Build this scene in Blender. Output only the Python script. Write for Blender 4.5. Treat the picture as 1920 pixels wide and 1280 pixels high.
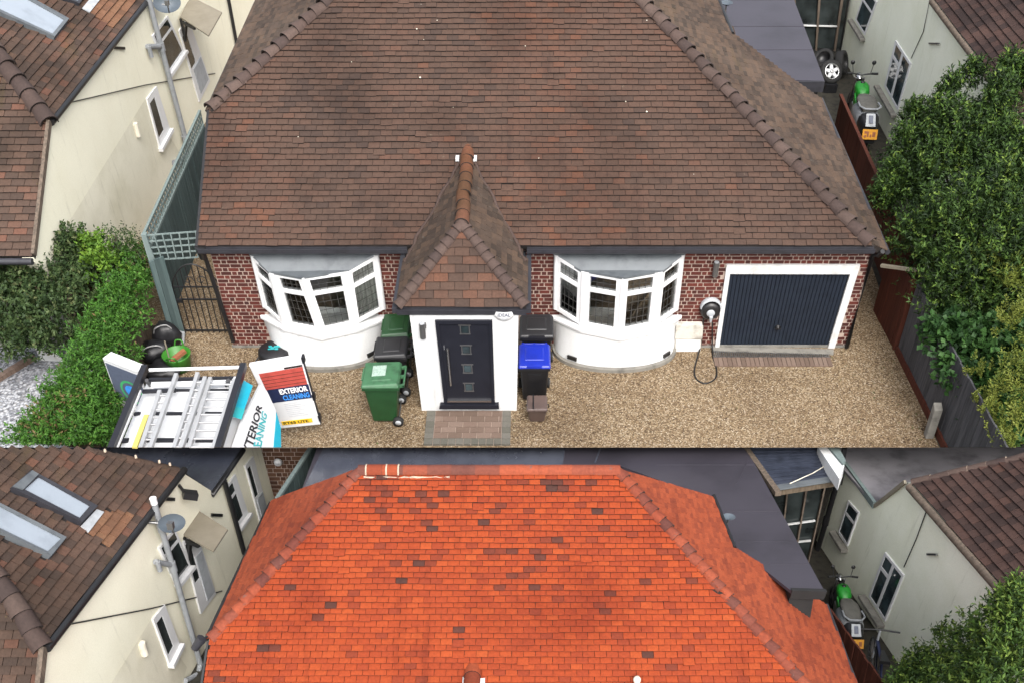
import bpy, bmesh, math, random
from mathutils import Vector, Matrix
V = Vector
rad = math.radians
rng = random.Random(7)
for o in list(bpy.data.objects):
    bpy.data.objects.remove(o)
SC = bpy.context.scene
COL = SC.collection

# ------------------------------------------------------------------ camera
F_PX, XC, YC = 1998.0, 1000.0, 960.0          # focal length and principal point, photo pixels (1920 x 1280)
PITCH = rad(45.26)
CAM_H = 12.0
cam = bpy.data.cameras.new('camera')
cam.sensor_width = 36.0
cam.lens = 36.0 * F_PX / 1920.0
cam.shift_x = (960.0 - XC) / 1920.0
cam.shift_y = (YC - 640.0) / 1920.0
cam.clip_end = 2000.0
camo = bpy.data.objects.new('camera', cam)
COL.objects.link(camo)
camo.location = (0, 0, CAM_H)
camo.rotation_euler = (math.pi / 2 - PITCH, 0, 0)
SC.camera = camo

# ------------------------------------------------------------------ light
w = bpy.data.worlds.new('World')
SC.world = w
w.use_nodes = True
nt = w.node_tree
nt.nodes.clear()
sky = nt.nodes.new('ShaderNodeTexSky')
sky.sky_type = 'NISHITA'
sky.sun_disc = False
SUN_EL, SUN_AZ = rad(52), rad(165)
sky.sun_elevation = SUN_EL
sky.sun_rotation = SUN_AZ
sky.air_density = 1.0
sky.dust_density = 6.0
sky.ozone_density = 0.6
bg = nt.nodes.new('ShaderNodeBackground')
bg.inputs['Strength'].default_value = 0.15
wo = nt.nodes.new('ShaderNodeOutputWorld')
hs_n = nt.nodes.new('ShaderNodeHueSaturation')      # thin overcast: the blue of the clear sky mostly gone
hs_n.inputs['Saturation'].default_value = 0.35
nt.links.new(sky.outputs[0], hs_n.inputs['Color'])
nt.links.new(hs_n.outputs[0], bg.inputs[0])
nt.links.new(bg.outputs[0], wo.inputs[0])
sun = bpy.data.lights.new('sun', 'SUN')
sun.energy = 0.6
sun.angle = rad(35)
sun.color = (1.0, 0.98, 0.955)
suno = bpy.data.objects.new('sun', sun)
COL.objects.link(suno)
sd = V((math.sin(SUN_AZ) * math.cos(SUN_EL), math.cos(SUN_AZ) * math.cos(SUN_EL), math.sin(SUN_EL)))
suno.rotation_euler = sd.to_track_quat('Z', 'Y').to_euler()
suno.location = sd * 60
SC.view_settings.view_transform = 'Standard'
SC.view_settings.look = 'None'
SC.view_settings.gamma = 1.0
SC.view_settings.use_curve_mapping = False
SC.view_settings.exposure = 1.27

# ------------------------------------------------------------------ frames: the two building plots on the slope
class Frame:
    def __init__(s, height, pitch):
        s.h, s.p = height, pitch
        s.c, s.s = math.cos(pitch), math.sin(pitch)
        s.M = Matrix.Translation((0, 0, CAM_H)) @ Matrix.Rotation(-(PITCH - pitch), 4, 'X') @ Matrix.Translation((0, 0, -height))
    def ray(s, u, v):
        r, k = (u - XC) / F_PX, (YC - v) / F_PX
        return V((r, s.c + k * s.s, -s.s + k * s.c))
    def z(s, u, v, z=0.0):
        d = s.ray(u, v)
        t = (z - s.h) / d.z
        return V((d.x * t, d.y * t, z))
    def y(s, u, v, y):
        d = s.ray(u, v)
        t = y / d.y
        return V((d.x * t, y, s.h + d.z * t))
    def x(s, u, v, x):
        d = s.ray(u, v)
        t = x / d.x
        return V((x, d.y * t, s.h + d.z * t))
    def pl(s, u, v, p0, n):
        d = s.ray(u, v)
        c = V((0, 0, s.h))
        t = (p0 - c).dot(n) / d.dot(n)
        return c + d * t
    def proj(s, p):
        q = V(p) - V((0, 0, s.h))
        wv = q.y * s.c - q.z * s.s
        return (XC + F_PX * q.x / wv, YC - F_PX * (q.y * s.s + q.z * s.c) / wv, wv)
A = Frame(CAM_H, PITCH)
PB = rad(31.0)
B = Frame(11.05, PB)           # lower plot with the cleaned roof
BL = Frame(10.7, PB)           # its left neighbour, on lower ground
BR = Frame(11.05, PB)
EDGE_Y = A.z(1000, 838).y      # front edge of the upper plot's ground

def cutplane(fr, vpx):
    """plane through a pixel row: point, normal pointing to the near side"""
    a, b = fr.ray(0, vpx), fr.ray(1920, vpx)
    n = b.cross(a).normalized()
    if n.z > 0: n = -n
    return V((0, 0, fr.h)), n

# ------------------------------------------------------------------ mesh builder
class MB:
    def __init__(s):
        s.v, s.f, s.mi, s.t, s.sm = [], [], [], [], []
    def add(s, vs, fs, mi=0, t=None, sm=False):
        b = len(s.v)
        s.v.extend(V(p) for p in vs)
        for f in fs:
            s.f.append(tuple(i + b for i in f)); s.mi.append(mi); s.t.append(0.5 if t is None else t); s.sm.append(sm)
        return s
    def hexa(s, lo, hi, mi=0, t=None):
        n = len(lo)
        fs = [tuple(reversed(range(n))), tuple(range(n, 2 * n))]
        fs += [(i, (i + 1) % n, n + (i + 1) % n, n + i) for i in range(n)]
        return s.add(list(lo) + list(hi), fs, mi, t)
    def box(s, x0, x1, y0, y1, z0, z1, mi=0, t=None):
        return s.hexa([V((x0, y0, z0)), V((x1, y0, z0)), V((x1, y1, z0)), V((x0, y1, z0))],
                      [V((x0, y0, z1)), V((x1, y0, z1)), V((x1, y1, z1)), V((x0, y1, z1))], mi, t)
    def slab(s, pts, n, th, mi=0, t=None):
        """polygon extruded by -n*th below"""
        n = V(n).normalized()
        a = (V(pts[1]) - V(pts[0])).cross(V(pts[2]) - V(pts[1]))
        pts = [V(p) for p in pts]
        tot = V((0, 0, 0))
        for i in range(len(pts)):
            tot += (pts[i] - pts[0]).cross(pts[(i + 1) % len(pts)] - pts[0])
        if tot.dot(n) < 0: pts = pts[::-1]
        return s.hexa([p - n * th for p in pts], pts, mi, t)
    def tube(s, path, r, n=8, mi=0, t=None, sm=True, caps=True):
        path = [V(p) for p in path]
        rs = r if isinstance(r, (list, tuple)) else [r] * len(path)
        vs, fs = [], []
        ref = V((0, 0, 1))
        for i, p in enumerate(path):
            d = (path[min(i + 1, len(path) - 1)] - path[max(i - 1, 0)]).normalized()
            a = d.cross(ref)
            if a.length < .05: a = d.cross(V((1, 0, 0)))
            a.normalize(); b = a.cross(d)
            for k in range(n):
                q = 2 * math.pi * k / n
                vs.append(p + (a * math.cos(q) + b * math.sin(q)) * rs[i])
        for i in range(len(path) - 1):
            for k in range(n):
                fs.append((i * n + k, i * n + (k + 1) % n, (i + 1) * n + (k + 1) % n, (i + 1) * n + k))
        s.add(vs, fs, mi, t, sm)
        if caps:
            m = len(path)
            s.add([vs[k] for k in range(n)], [tuple(range(n))], mi, t)
            s.add([vs[(m - 1) * n + k] for k in range(n)], [tuple(reversed(range(n)))], mi, t)
        return s
    def bar(s, p, q, wd, ht, up=(0, 0, 1), mi=0, t=None):
        p, q = V(p), V(q)
        d = (q - p).normalized()
        a = d.cross(V(up))
        if a.length < .02: a = d.cross(V((1, 0, 0)))
        a.normalize(); b = a.cross(d).normalized()
        a *= wd / 2; b *= ht / 2
        return s.hexa([p - a - b, p + a - b, p + a + b, p - a + b], [q - a - b, q + a - b, q + a + b, q - a + b], mi, t)
    def lathe(s, c, prof, n=16, axis='Z', mi=0, t=None, sm=True, a0=0, a1=2 * math.pi):
        c = V(c); full = abs(a1 - a0 - 2 * math.pi) < 1e-4
        m = n if full else n + 1
        vs, fs = [], []
        for (r, h) in prof:
            for k in range(m):
                q = a0 + (a1 - a0) * k / n
                p = (r * math.cos(q), r * math.sin(q), h)
                if axis == 'Y': p = (p[0], p[2], p[1])
                if axis == 'X': p = (p[2], p[0], p[1])
                vs.append(c + V(p))
        for i in range(len(prof) - 1):
            for k in range(n):
                k2 = (k + 1) % m
                fs.append((i * m + k, i * m + k2, (i + 1) * m + k2, (i + 1) * m + k))
        return s.add(vs, fs, mi, t, sm)
    def qbar(s, q, u0, u1, v0, v1, n, lo, hi, mi=0, t=None):
        c = [bil(q, u0, v0), bil(q, u1, v0), bil(q, u1, v1), bil(q, u0, v1)]
        return s.hexa([p + n * lo for p in c], [p + n * hi for p in c], mi, t)
    def mesh(s, name, xf=None):
        me = bpy.data.meshes.new(name)
        vs = [xf @ p for p in s.v] if xf is not None else s.v
        me.from_pydata(vs, [], s.f)
        me.polygons.foreach_set('material_index', s.mi)
        me.polygons.foreach_set('use_smooth', s.sm)
        at = me.attributes.new('tint', 'FLOAT', 'FACE')
        at.data.foreach_set('value', s.t)
        me.update()
        return me

def bil(q, u, v):
    return (q[0] * (1 - u) + q[1] * u) * (1 - v) + (q[3] * (1 - u) + q[2] * u) * v
def qn(q, toward):
    n = (q[1] - q[0]).cross(q[3] - q[0]).normalized()
    return n if n.dot(toward - q[0]) > 0 else -n

# ------------------------------------------------------------------ objects
class Thing:
    def __init__(s, o, fr, base):
        s.o, s.fr, s.xf = o, fr, Matrix.Translation(-V(base))
XF = {}
def props(o, label=None, cat=None, group=None, kind=None):
    if label: o['label'] = label
    if cat: o['category'] = cat
    if group: o['group'] = group
    if kind: o['kind'] = kind
def thing(name, label, cat, base, fr=A, group=None, rot=0.0, scale=None):
    o = bpy.data.objects.new(name, None)
    o.empty_display_size = .2
    COL.objects.link(o)
    m = fr.M @ Matrix.Translation(base)
    if rot: m = m @ Matrix.Rotation(rot, 4, 'Z')
    if scale: m = m @ Matrix.Diagonal((*scale, 1))
    o.matrix_world = m
    props(o, label, cat, group)
    t = Thing(o, fr, base)
    if rot or scale: t.xf = None
    return t
def setmats(me, mat):
    for m in (mat if isinstance(mat, (list, tuple)) else [mat]): me.materials.append(m)
def docut(me, fr, vpx, xf):
    p, n = cutplane(fr, vpx)
    if xf is not None: p = xf @ p
    bm = bmesh.new(); bm.from_mesh(me)
    r = bmesh.ops.bisect_plane(bm, geom=bm.verts[:] + bm.edges[:] + bm.faces[:], dist=1e-5, plane_co=p, plane_no=n, clear_outer=True)
    ed = [e for e in r['geom_cut'] if isinstance(e, bmesh.types.BMEdge)]
    if ed: bmesh.ops.holes_fill(bm, edges=[e for e in ed if e.is_boundary], sides=40)
    bm.to_mesh(me); bm.free()
def part(parent, name, mb, mat, cut=None, own=False, label=None, bevel=0, kind=None):
    if isinstance(parent, Thing): th, po = parent, parent.o
    else: th, po = XF[parent.name], parent
    xf = None if (own or th.xf is None) else th.xf
    me = mb.mesh(name, xf)
    setmats(me, mat)
    if cut: docut(me, th.fr, cut, xf)
    o = bpy.data.objects.new(name, me)
    COL.objects.link(o)
    o.parent = po
    XF[o.name] = th
    if label: o['label'] = label
    if kind: o['kind'] = kind
    if bevel: bev(o, bevel)
    return o
def bev(o, wd, seg=2):
    m = o.modifiers.new('bevel', 'BEVEL'); m.width = wd; m.segments = seg; m.limit_method = 'ANGLE'; m.angle_limit = rad(35)
def single(name, label, cat, mb, mat, fr=A, group=None, kind=None, cut=None, bevel=0):
    lo = [min(p[i] for p in mb.v) for i in range(3)]; hi = [max(p[i] for p in mb.v) for i in range(3)]
    base = V(((lo[0] + hi[0]) / 2, (lo[1] + hi[1]) / 2, lo[2]))
    xf = Matrix.Translation(-base)
    me = mb.mesh(name, xf); setmats(me, mat)
    if cut: docut(me, fr, cut, xf)
    o = bpy.data.objects.new(name, me)
    COL.objects.link(o)
    o.matrix_world = fr.M @ Matrix.Translation(base)
    props(o, label, cat, group, kind)
    if bevel: bev(o, bevel)
    return o
def copy_tree(o, parent=None, name=None):
    c = o.copy(); COL.objects.link(c)
    if parent is not None: c.parent = parent
    for ch in [x for x in o.children]: copy_tree(ch, c)
    return c

# ------------------------------------------------------------------ text
_tc = {}
def text_geo(s, bold=0.0, shear=0.0):
    k = (s, bold, shear)
    if k not in _tc:
        cu = bpy.data.curves.new('text', 'FONT'); cu.body = s; cu.offset = bold; cu.shear = shear; cu.resolution_u = 3
        ob = bpy.data.objects.new('text', cu); COL.objects.link(ob)
        dg = bpy.context.evaluated_depsgraph_get()
        me = bpy.data.meshes.new_from_object(ob.evaluated_get(dg))
        vs = [v.co.copy() for v in me.vertices]; fs = [tuple(p.vertices) for p in me.polygons]
        bpy.data.objects.remove(ob); bpy.data.curves.remove(cu); bpy.data.meshes.remove(me)
        x0, x1 = min(v.x for v in vs), max(v.x for v in vs); y0, y1 = min(v.y for v in vs), max(v.y for v in vs)
        _tc[k] = ([((v.x - x0) / (x1 - x0), (v.y - y0) / (y1 - y0)) for v in vs], fs)
    return _tc[k]
def text_on(mb, q, s, u0, u1, v0, v1, n, off=.004, mi=0, bold=.02, shear=0, turn=False):
    vs, fs = text_geo(s, bold, shear)
    if turn:   # text runs along v
        pts = [bil(q, u0 + (u1 - u0) * (1 - b), v0 + (v1 - v0) * a) + n * off for a, b in vs]
    else:
        pts = [bil(q, u0 + (u1 - u0) * a, v0 + (v1 - v0) * b) + n * off for a, b in vs]
    mb.add(pts, fs, mi)
def disc(mb, q, cu, cv, ru, rv, n, off=.003, mi=0, seg=20, inner=0.0):
    o = [bil(q, cu + ru * math.cos(2 * math.pi * k / seg), cv + rv * math.sin(2 * math.pi * k / seg)) + n * off for k in range(seg)]
    if inner:
        i_ = [bil(q, cu + ru * inner * math.cos(2 * math.pi * k / seg), cv + rv * inner * math.sin(2 * math.pi * k / seg)) + n * off for k in range(seg)]
        mb.add(o + i_, [(k, (k + 1) % seg, seg + (k + 1) % seg, seg + k) for k in range(seg)], mi)
    else:
        mb.add(o, [tuple(range(seg))], mi)

# ------------------------------------------------------------------ materials
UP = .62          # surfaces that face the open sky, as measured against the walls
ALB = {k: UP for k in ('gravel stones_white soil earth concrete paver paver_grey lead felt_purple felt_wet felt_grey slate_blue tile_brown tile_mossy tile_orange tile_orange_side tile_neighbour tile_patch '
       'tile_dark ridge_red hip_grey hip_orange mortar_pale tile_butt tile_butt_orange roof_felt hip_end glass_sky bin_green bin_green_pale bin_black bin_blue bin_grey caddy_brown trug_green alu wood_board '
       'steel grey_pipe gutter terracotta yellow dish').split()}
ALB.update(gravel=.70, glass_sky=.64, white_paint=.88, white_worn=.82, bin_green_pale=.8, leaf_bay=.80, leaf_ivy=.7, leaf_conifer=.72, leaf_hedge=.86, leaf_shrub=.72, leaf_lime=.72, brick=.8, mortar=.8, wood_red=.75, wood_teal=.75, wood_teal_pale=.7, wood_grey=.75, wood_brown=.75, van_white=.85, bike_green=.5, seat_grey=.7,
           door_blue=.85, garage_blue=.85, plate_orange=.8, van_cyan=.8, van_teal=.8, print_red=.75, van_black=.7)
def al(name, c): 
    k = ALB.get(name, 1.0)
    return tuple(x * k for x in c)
def mk(name):
    m = bpy.data.materials.new(name); m.use_nodes = True
    t = m.node_tree; b = t.nodes['Principled BSDF']
    return m, t, b
def N(t, k, **kw):
    n = t.nodes.new(k)
    for a, b in kw.items(): setattr(n, a, b)
    return n
def ramp(t, fac, stops):
    r = N(t, 'ShaderNodeValToRGB')
    e = r.color_ramp.elements
    while len(e) < len(stops): e.new(0.5)
    for i, (p, c) in enumerate(stops):
        e[i].position = p; e[i].color = (*c, 1)
    t.links.new(fac, r.inputs[0])
    return r.outputs[0]
def noise(t, vec, scale, detail=4, rough=.55):
    n = N(t, 'ShaderNodeTexNoise')
    n.inputs['Scale'].default_value = scale; n.inputs['Detail'].default_value = detail; n.inputs['Roughness'].default_value = rough
    if vec is not None: t.links.new(vec, n.inputs['Vector'])
    return n.outputs['Fac']
def pos(t, sc=None):
    g = N(t, 'ShaderNodeNewGeometry')
    if sc is None: return g.outputs['Position']
    m = N(t, 'ShaderNodeVectorMath', operation='MULTIPLY'); m.inputs[1].default_value = sc
    t.links.new(g.outputs['Position'], m.inputs[0])
    return m.outputs[0]
def mix(t, fac, a, b, mode='MIX'):
    m = N(t, 'ShaderNodeMix', data_type='RGBA', blend_type=mode)
    if isinstance(fac, (int, float)): m.inputs[0].default_value = fac
    else: t.links.new(fac, m.inputs[0])
    for i, c in ((6, a), (7, b)):
        if isinstance(c, tuple): m.inputs[i].default_value = (*c, 1)
        else: t.links.new(c, m.inputs[i])
    return m.outputs[2]
def bump(t, b, h, strength=.4, dist=.02):
    n = N(t, 'ShaderNodeBump'); n.inputs['Strength'].default_value = strength; n.inputs['Distance'].default_value = dist
    t.links.new(h, n.inputs['Height']); t.links.new(n.outputs[0], b.inputs['Normal'])
def sm_step(t, fac, a, b):
    m = N(t, 'ShaderNodeMapRange'); m.interpolation_type = 'SMOOTHSTEP'
    m.inputs[1].default_value = a; m.inputs[2].default_value = b
    t.links.new(fac, m.inputs[0]); return m.outputs[0]
def plain(name, col, rough=.6, var=.15, scale=6, spec=.5, metal=0, bmp=0, bscale=60, col2=None, var_sc=None):
    m, t, b = mk(name)
    col = al(name, col); col2 = al(name, col2) if col2 else None
    p = pos(t, var_sc)
    f = noise(t, p, scale, 6, .6)
    c2 = col2 or tuple(c * (1 - var * 2) for c in col)
    c1 = tuple(min(1, c * (1 + var * .6)) for c in col)
    c = ramp(t, f, [(.32, c2), (.5, col), (.7, c1)])
    t.links.new(c, b.inputs['Base Color'])
    b.inputs['Roughness'].default_value = rough; b.inputs['Metallic'].default_value = metal
    b.inputs['Specular IOR Level'].default_value = spec
    if bmp: bump(t, b, noise(t, pos(t), bscale, 4, .6), bmp, .01)
    return m
def tile_mat(name, pal, patch, patch_col, patch2_col, spot_col, spot=.66, rough=.85, streak=None):
    m, t, b = mk(name)
    a = N(t, 'ShaderNodeAttribute', attribute_name='tint')
    pal = [(q, al(name, c_)) for q, c_ in pal]; spot_col = al(name, spot_col)
    c = ramp(t, a.outputs['Fac'], pal)
    p = pos(t)
    f1 = sm_step(t, noise(t, p, .55, 5, .6), *patch)
    c = mix(t, f1, c, patch_col, 'MULTIPLY')
    f2 = sm_step(t, noise(t, pos(t, (3.4, .5, .5)), .9, 6, .65), .55, .75)
    c = mix(t, f2, c, patch2_col, 'MULTIPLY')
    g = noise(t, p, 28, 5, .7)
    c = mix(t, .55, c, ramp(t, g, [(.3, (.55, .55, .55)), (.62, (1.15, 1.12, 1.1))]), 'MULTIPLY')
    s = sm_step(t, noise(t, p, 9, 6, .75), spot, spot + .08)
    c = mix(t, s, c, spot_col)
    t.links.new(c, b.inputs['Base Color'])
    b.inputs['Roughness'].default_value = rough; b.inputs['Specular IOR Level'].default_value = .25
    bump(t, b, g, .35, .006)
    return m
M = {}
M['tile_brown'] = tile_mat('tile_brown', [(0, (.082, .054, .043)), (.3, (.112, .069, .051)), (.6, (.126, .074, .054)), (.85, (.146, .076, .052)), (.97, (.172, .080, .050))],
    (.43, .66), (.72, .70, .69), (.74, .75, .78), (.21, .175, .125), .645)
M['tile_mossy'] = tile_mat('tile_mossy', [(0, (.075, .055, .042)), (.5, (.125, .088, .066)), (1, (.165, .110, .076))],
    (.42, .62), (.70, .68, .68), (.9, .92, .78), (.13, .12, .105), .60)
M['tile_orange'] = tile_mat('tile_orange', [(0, (.085, .040, .032)), (.08, (.14, .044, .030)), (.20, (.25, .050, .024)), (.35, (.36, .058, .020)), (.6, (.44, .072, .020)), (.88, (.50, .092, .024)), (1, (.52, .125, .036))],
    (.50, .68), (.74, .66, .66), (.70, .66, .68), (.30, .08, .05), .68)
M['tile_orange_side'] = tile_mat('tile_orange_side', [(0, (.29, .062, .030)), (.5, (.40, .084, .034)), (1, (.47, .104, .042))],
    (.50, .70), (.80, .74, .74), (.80, .76, .76), (.36, .11, .07), .66)
M['tile_neighbour'] = tile_mat('tile_neighbour', [(0, (.085, .058, .046)), (.5, (.125, .080, .060)), (.85, (.145, .088, .064)), (1, (.20, .092, .062))],
    (.42, .62), (.62, .62, .60), (.95, 1.0, .72), (.14, .10, .05), .64)
M['tile_patch'] = tile_mat('tile_patch', [(0, (.19, .10, .06)), (.5, (.25, .125, .072)), (1, (.28, .15, .085))],
    (.5, .7), (.8, .7, .7), (.9, .9, .8), (.2, .13, .08), .68)
M['tile_dark'] = tile_mat('tile_dark', [(0, (.055, .034, .03)), (.5, (.085, .05, .042)), (1, (.115, .063, .05))],
    (.42, .62), (.6, .6, .62), (1.1, .95, .85), (.12, .09, .07), .68)
M['tile_butt'] = plain('tile_butt', (.028, .018, .015), .95)  # dark butt faces: edge dirt plus the course shadow painted into the colour
M['tile_butt_orange'] = plain('tile_butt_orange', (.05, .012, .008), .95)  # orange tiles: dirt and the shadow line under each course, both in the colour
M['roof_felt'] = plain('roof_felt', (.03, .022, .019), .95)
M['ridge_red'] = tile_mat('ridge_red', [(0, (.14, .075, .045)), (.4, (.19, .085, .05)), (.75, (.27, .095, .05)), (1, (.20, .12, .04))],
    (.45, .6), (.7, .75, .6), (.95, .9, .7), (.09, .08, .07), .62)
M['hip_grey'] = tile_mat('hip_grey', [(0, (.085, .06, .054)), (.5, (.12, .082, .07)), (1, (.15, .105, .088))],
    (.45, .6), (.75, .75, .75), (.8, .8, .85), (.22, .20, .18), .66)
M['hip_orange'] = tile_mat('hip_orange', [(0, (.17, .065, .05)), (.5, (.31, .080, .046)), (1, (.44, .10, .045))],
    (.45, .6), (.7, .65, .7), (.6, .55, .6), (.2, .12, .10), .6)
M['hip_end'] = plain('hip_end', (.045, .032, .027), .95)
M['mortar_pale'] = plain('mortar_pale', (.62, .50, .38), .9)

def brick_mat(name, pal):
    m, t, b = mk(name)
    a = N(t, 'ShaderNodeAttribute', attribute_name='tint')
    c = ramp(t, a.outputs['Fac'], [(q, al(name, c_)) for q, c_ in pal])
    g = noise(t, pos(t), 45, 5, .7)
    c = mix(t, .5, c, ramp(t, g, [(.3, (.6, .6, .6)), (.65, (1.2, 1.15, 1.1))]), 'MULTIPLY')
    t.links.new(c, b.inputs['Base Color']); b.inputs['Roughness'].default_value = .85
    b.inputs['Specular IOR Level'].default_value = .25
    bump(t, b, g, .4, .005)
    return m
M['brick'] = brick_mat('brick', [(0, (.060, .020, .017)), (.5, (.105, .027, .021)), (.85, (.145, .036, .026)), (1, (.055, .024, .022))])
M['mortar'] = plain('mortar', (.47, .37, .31), .95, .2, 8, bmp=.3)
M['paver'] = brick_mat('paver', [(0, (.19, .135, .105)), (.5, (.24, .17, .135)), (1, (.28, .205, .165))])
M['paver_grey'] = brick_mat('paver_grey', [(0, (.15, .145, .12)), (1, (.20, .19, .165))])
M['white_render'] = plain('white_render', (.74, .745, .745), .8, .05, 1.2, bmp=.12, bscale=40)
M['white_paint'] = plain('white_paint', (.74, .745, .75), .35, .03, 5)
M['white_worn'] = plain('white_worn', (.70, .71, .71), .6, .06, 5, col2=(.58, .575, .555))
M['grey_paint'] = plain('grey_paint', (.36, .38, .40), .6, .1, 8)
def render_mat(name, col, stain, sc=.8):
    m, t, b = mk(name)
    p = pos(t)
    f = noise(t, p, sc, 6, .65)
    c = ramp(t, f, [(.30, stain), (.55, col), (.75, tuple(min(1, x * 1.04) for x in col))])
    s = sm_step(t, noise(t, pos(t, (5, 5, .6)), 1.3, 6, .7), .56, .78)
    c = mix(t, s, c, tuple(x * .80 for x in stain))
    g = noise(t, p, 60, 4, .7)
    c = mix(t, .35, c, ramp(t, g, [(.3, (.78, .78, .76)), (.6, (1.06, 1.06, 1.06))]), 'MULTIPLY')
    t.links.new(c, b.inputs['Base Color']); b.inputs['Roughness'].default_value = .9
    b.inputs['Specular IOR Level'].default_value = .2
    bump(t, b, g, .35, .008)
    return m
M['white_render'] = render_mat('white_render', (.635, .645, .65), (.575, .58, .575), 1.1)
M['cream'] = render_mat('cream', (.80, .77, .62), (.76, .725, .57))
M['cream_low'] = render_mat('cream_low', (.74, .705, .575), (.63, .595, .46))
M['pale_green'] = render_mat('pale_green', (.79, .81, .68), (.70, .725, .57))
M['lead'] = plain('lead', (.165, .185, .20), .5, .22, 4, col2=(.115, .13, .145))
M['gutter'] = plain('gutter', (.045, .045, .055), .5, .15)
M['black_pvc'] = plain('black_pvc', (.012, .012, .013), .4)
M['grey_pipe'] = plain('grey_pipe', (.36, .38, .40), .5, .12, 9)
M['door_blue'] = plain('door_blue', (.015, .016, .023), .42, .08, spec=.25)
M['garage_blue'] = plain('garage_blue', (.014, .020, .032), .5, .1, spec=.25)
M['box_dirty'] = plain('box_dirty', (.50, .48, .43), .7, .2, 6, col2=(.30, .28, .24))
M['chrome'] = plain('chrome', (.55, .55, .55), .25, .05, metal=1)
M['steel'] = plain('steel', (.32, .32, .32), .4, .1, metal=.8)
def glass_mat(name, col, rough=.06, a=.3, curtain=None):
    m, t, b = mk(name)
    f = noise(t, pos(t), 2.2, 3, .5)
    c = ramp(t, f, [(.35, tuple(x * .5 for x in col)), (.65, curtain or tuple(x * 1.6 for x in col))])
    t.links.new(c, b.inputs['Base Color']); b.inputs['Roughness'].default_value = rough
    b.inputs['Specular IOR Level'].default_value = .5
    return m
M['glass_dark'] = glass_mat('glass_dark', (.022, .027, .027))
M['glass_blue'] = glass_mat('glass_blue', (.03, .045, .05))
M['glass_sky'] = plain('glass_sky', (.42, .48, .55), .12, .08, 2.5, spec=.8)  # pale base colour stands in for the sky mirrored in the rooflights
def clear_glass(name):
    m = bpy.data.materials.new(name); m.use_nodes = True; t = m.node_tree
    t.nodes.clear()
    o = N(t, 'ShaderNodeOutputMaterial'); mx = N(t, 'ShaderNodeMixShader'); tr = N(t, 'ShaderNodeBsdfTransparent'); gl = N(t, 'ShaderNodeBsdfGlossy'); lw = N(t, 'ShaderNodeFresnel')
    lw.inputs[0].default_value = 1.5
    tr.inputs[0].default_value = (.94, .95, .94, 1); gl.inputs['Roughness'].default_value = .03
    t.links.new(lw.outputs[0], mx.inputs[0]); t.links.new(tr.outputs[0], mx.inputs[1]); t.links.new(gl.outputs[0], mx.inputs[2]); t.links.new(mx.outputs[0], o.inputs[0])
    return m
M['clear_glass'] = clear_glass('clear_glass')
M['lead_came'] = plain('lead_came', (.05, .05, .048), .6)
M['curtain'] = plain('curtain', (.45, .45, .43), .9, .15, 14)
M['interior'] = plain('interior', (.09, .075, .06), .9)
M['interior_white'] = plain('interior_white', (.55, .57, .58), .7)
def gravel(name, pal, sc=38, big=.6, bigc=(.75, .75, .78)):
    m, t, b = mk(name)
    p = pos(t)
    v = N(t, 'ShaderNodeTexVoronoi'); v.inputs['Scale'].default_value = sc; t.links.new(p, v.inputs['Vector'])
    sp = N(t, 'ShaderNodeSeparateColor'); t.links.new(v.outputs['Color'], sp.inputs[0])
    c = ramp(t, sp.outputs[0], [(q, al(name, c_)) for q, c_ in pal])
    e = ramp(t, v.outputs['Distance'], [(.25, (1, 1, 1)), (.75, (.42, .40, .38))])
    c = mix(t, .8, c, e, 'MULTIPLY')
    f = sm_step(t, noise(t, p, big, 5, .6), .42, .66)
    c = mix(t, f, c, bigc, 'MULTIPLY')
    f3 = sm_step(t, noise(t, pos(t, (.6, 1.5, 1)), .45, 5, .65), .50, .72)
    c = mix(t, f3, c, (.70, .68, .66), 'MULTIPLY')
    f4 = sm_step(t, noise(t, p, 1.1, 5, .7), .60, .78)
    c = mix(t, f4, c, (1.15, 1.15, 1.16), 'MULTIPLY')
    t.links.new(c, b.inputs['Base Color']); b.inputs['Roughness'].default_value = .9
    b.inputs['Specular IOR Level'].default_value = .25
    bump(t, b, v.outputs['Distance'], -.8, .02)
    return m
M['gravel'] = gravel('gravel', [(0, (.11, .070, .040)), (.25, (.25, .172, .098)), (.6, (.36, .262, .155)), (.85, (.48, .375, .245)), (1, (.64, .55, .42))], 50, .55, (.82, .80, .79))
M['stones_white'] = gravel('stones_white', [(0, (.20, .21, .24)), (.4, (.46, .48, .52)), (1, (.80, .82, .85))], 22)
M['soil'] = plain('soil', (.045, .04, .028), .95, .4, 7, bmp=.6, bscale=25)
M['earth'] = plain('earth', (.12, .10, .075), .95, .3, 2, bmp=.5, bscale=20)
M['concrete'] = plain('concrete', (.30, .285, .25), .9, .2, 6, bmp=.25)
def wood(name, a, b_, sc=(14, 14, 1.2)):
    m, t, b = mk(name)
    f = noise(t, pos(t, sc), 1.6, 6, .65)
    c = ramp(t, f, [(.3, al(name, a)), (.7, al(name, b_))])
    at = N(t, 'ShaderNodeAttribute', attribute_name='tint')
    c = mix(t, .8, c, ramp(t, at.outputs['Fac'], [(0, (.72, .72, .72)), (1, (1.2, 1.2, 1.2))]), 'MULTIPLY')
    t.links.new(c, b.inputs['Base Color']); b.inputs['Roughness'].default_value = .85
    b.inputs['Specular IOR Level'].default_value = .2
    bump(t, b, f, .3, .01)
    return m
M['wood_teal'] = wood('wood_teal', (.062, .095, .095), (.110, .150, .148))
M['wood_teal_pale'] = wood('wood_teal_pale', (.17, .225, .22), (.27, .33, .32))
M['wood_red'] = wood('wood_red', (.065, .020, .013), (.125, .038, .022))
M['wood_grey'] = wood('wood_grey', (.050, .050, .056), (.115, .115, .122))
M['wood_brown'] = wood('wood_brown', (.085, .065, .045), (.18, .14, .10))
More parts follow.
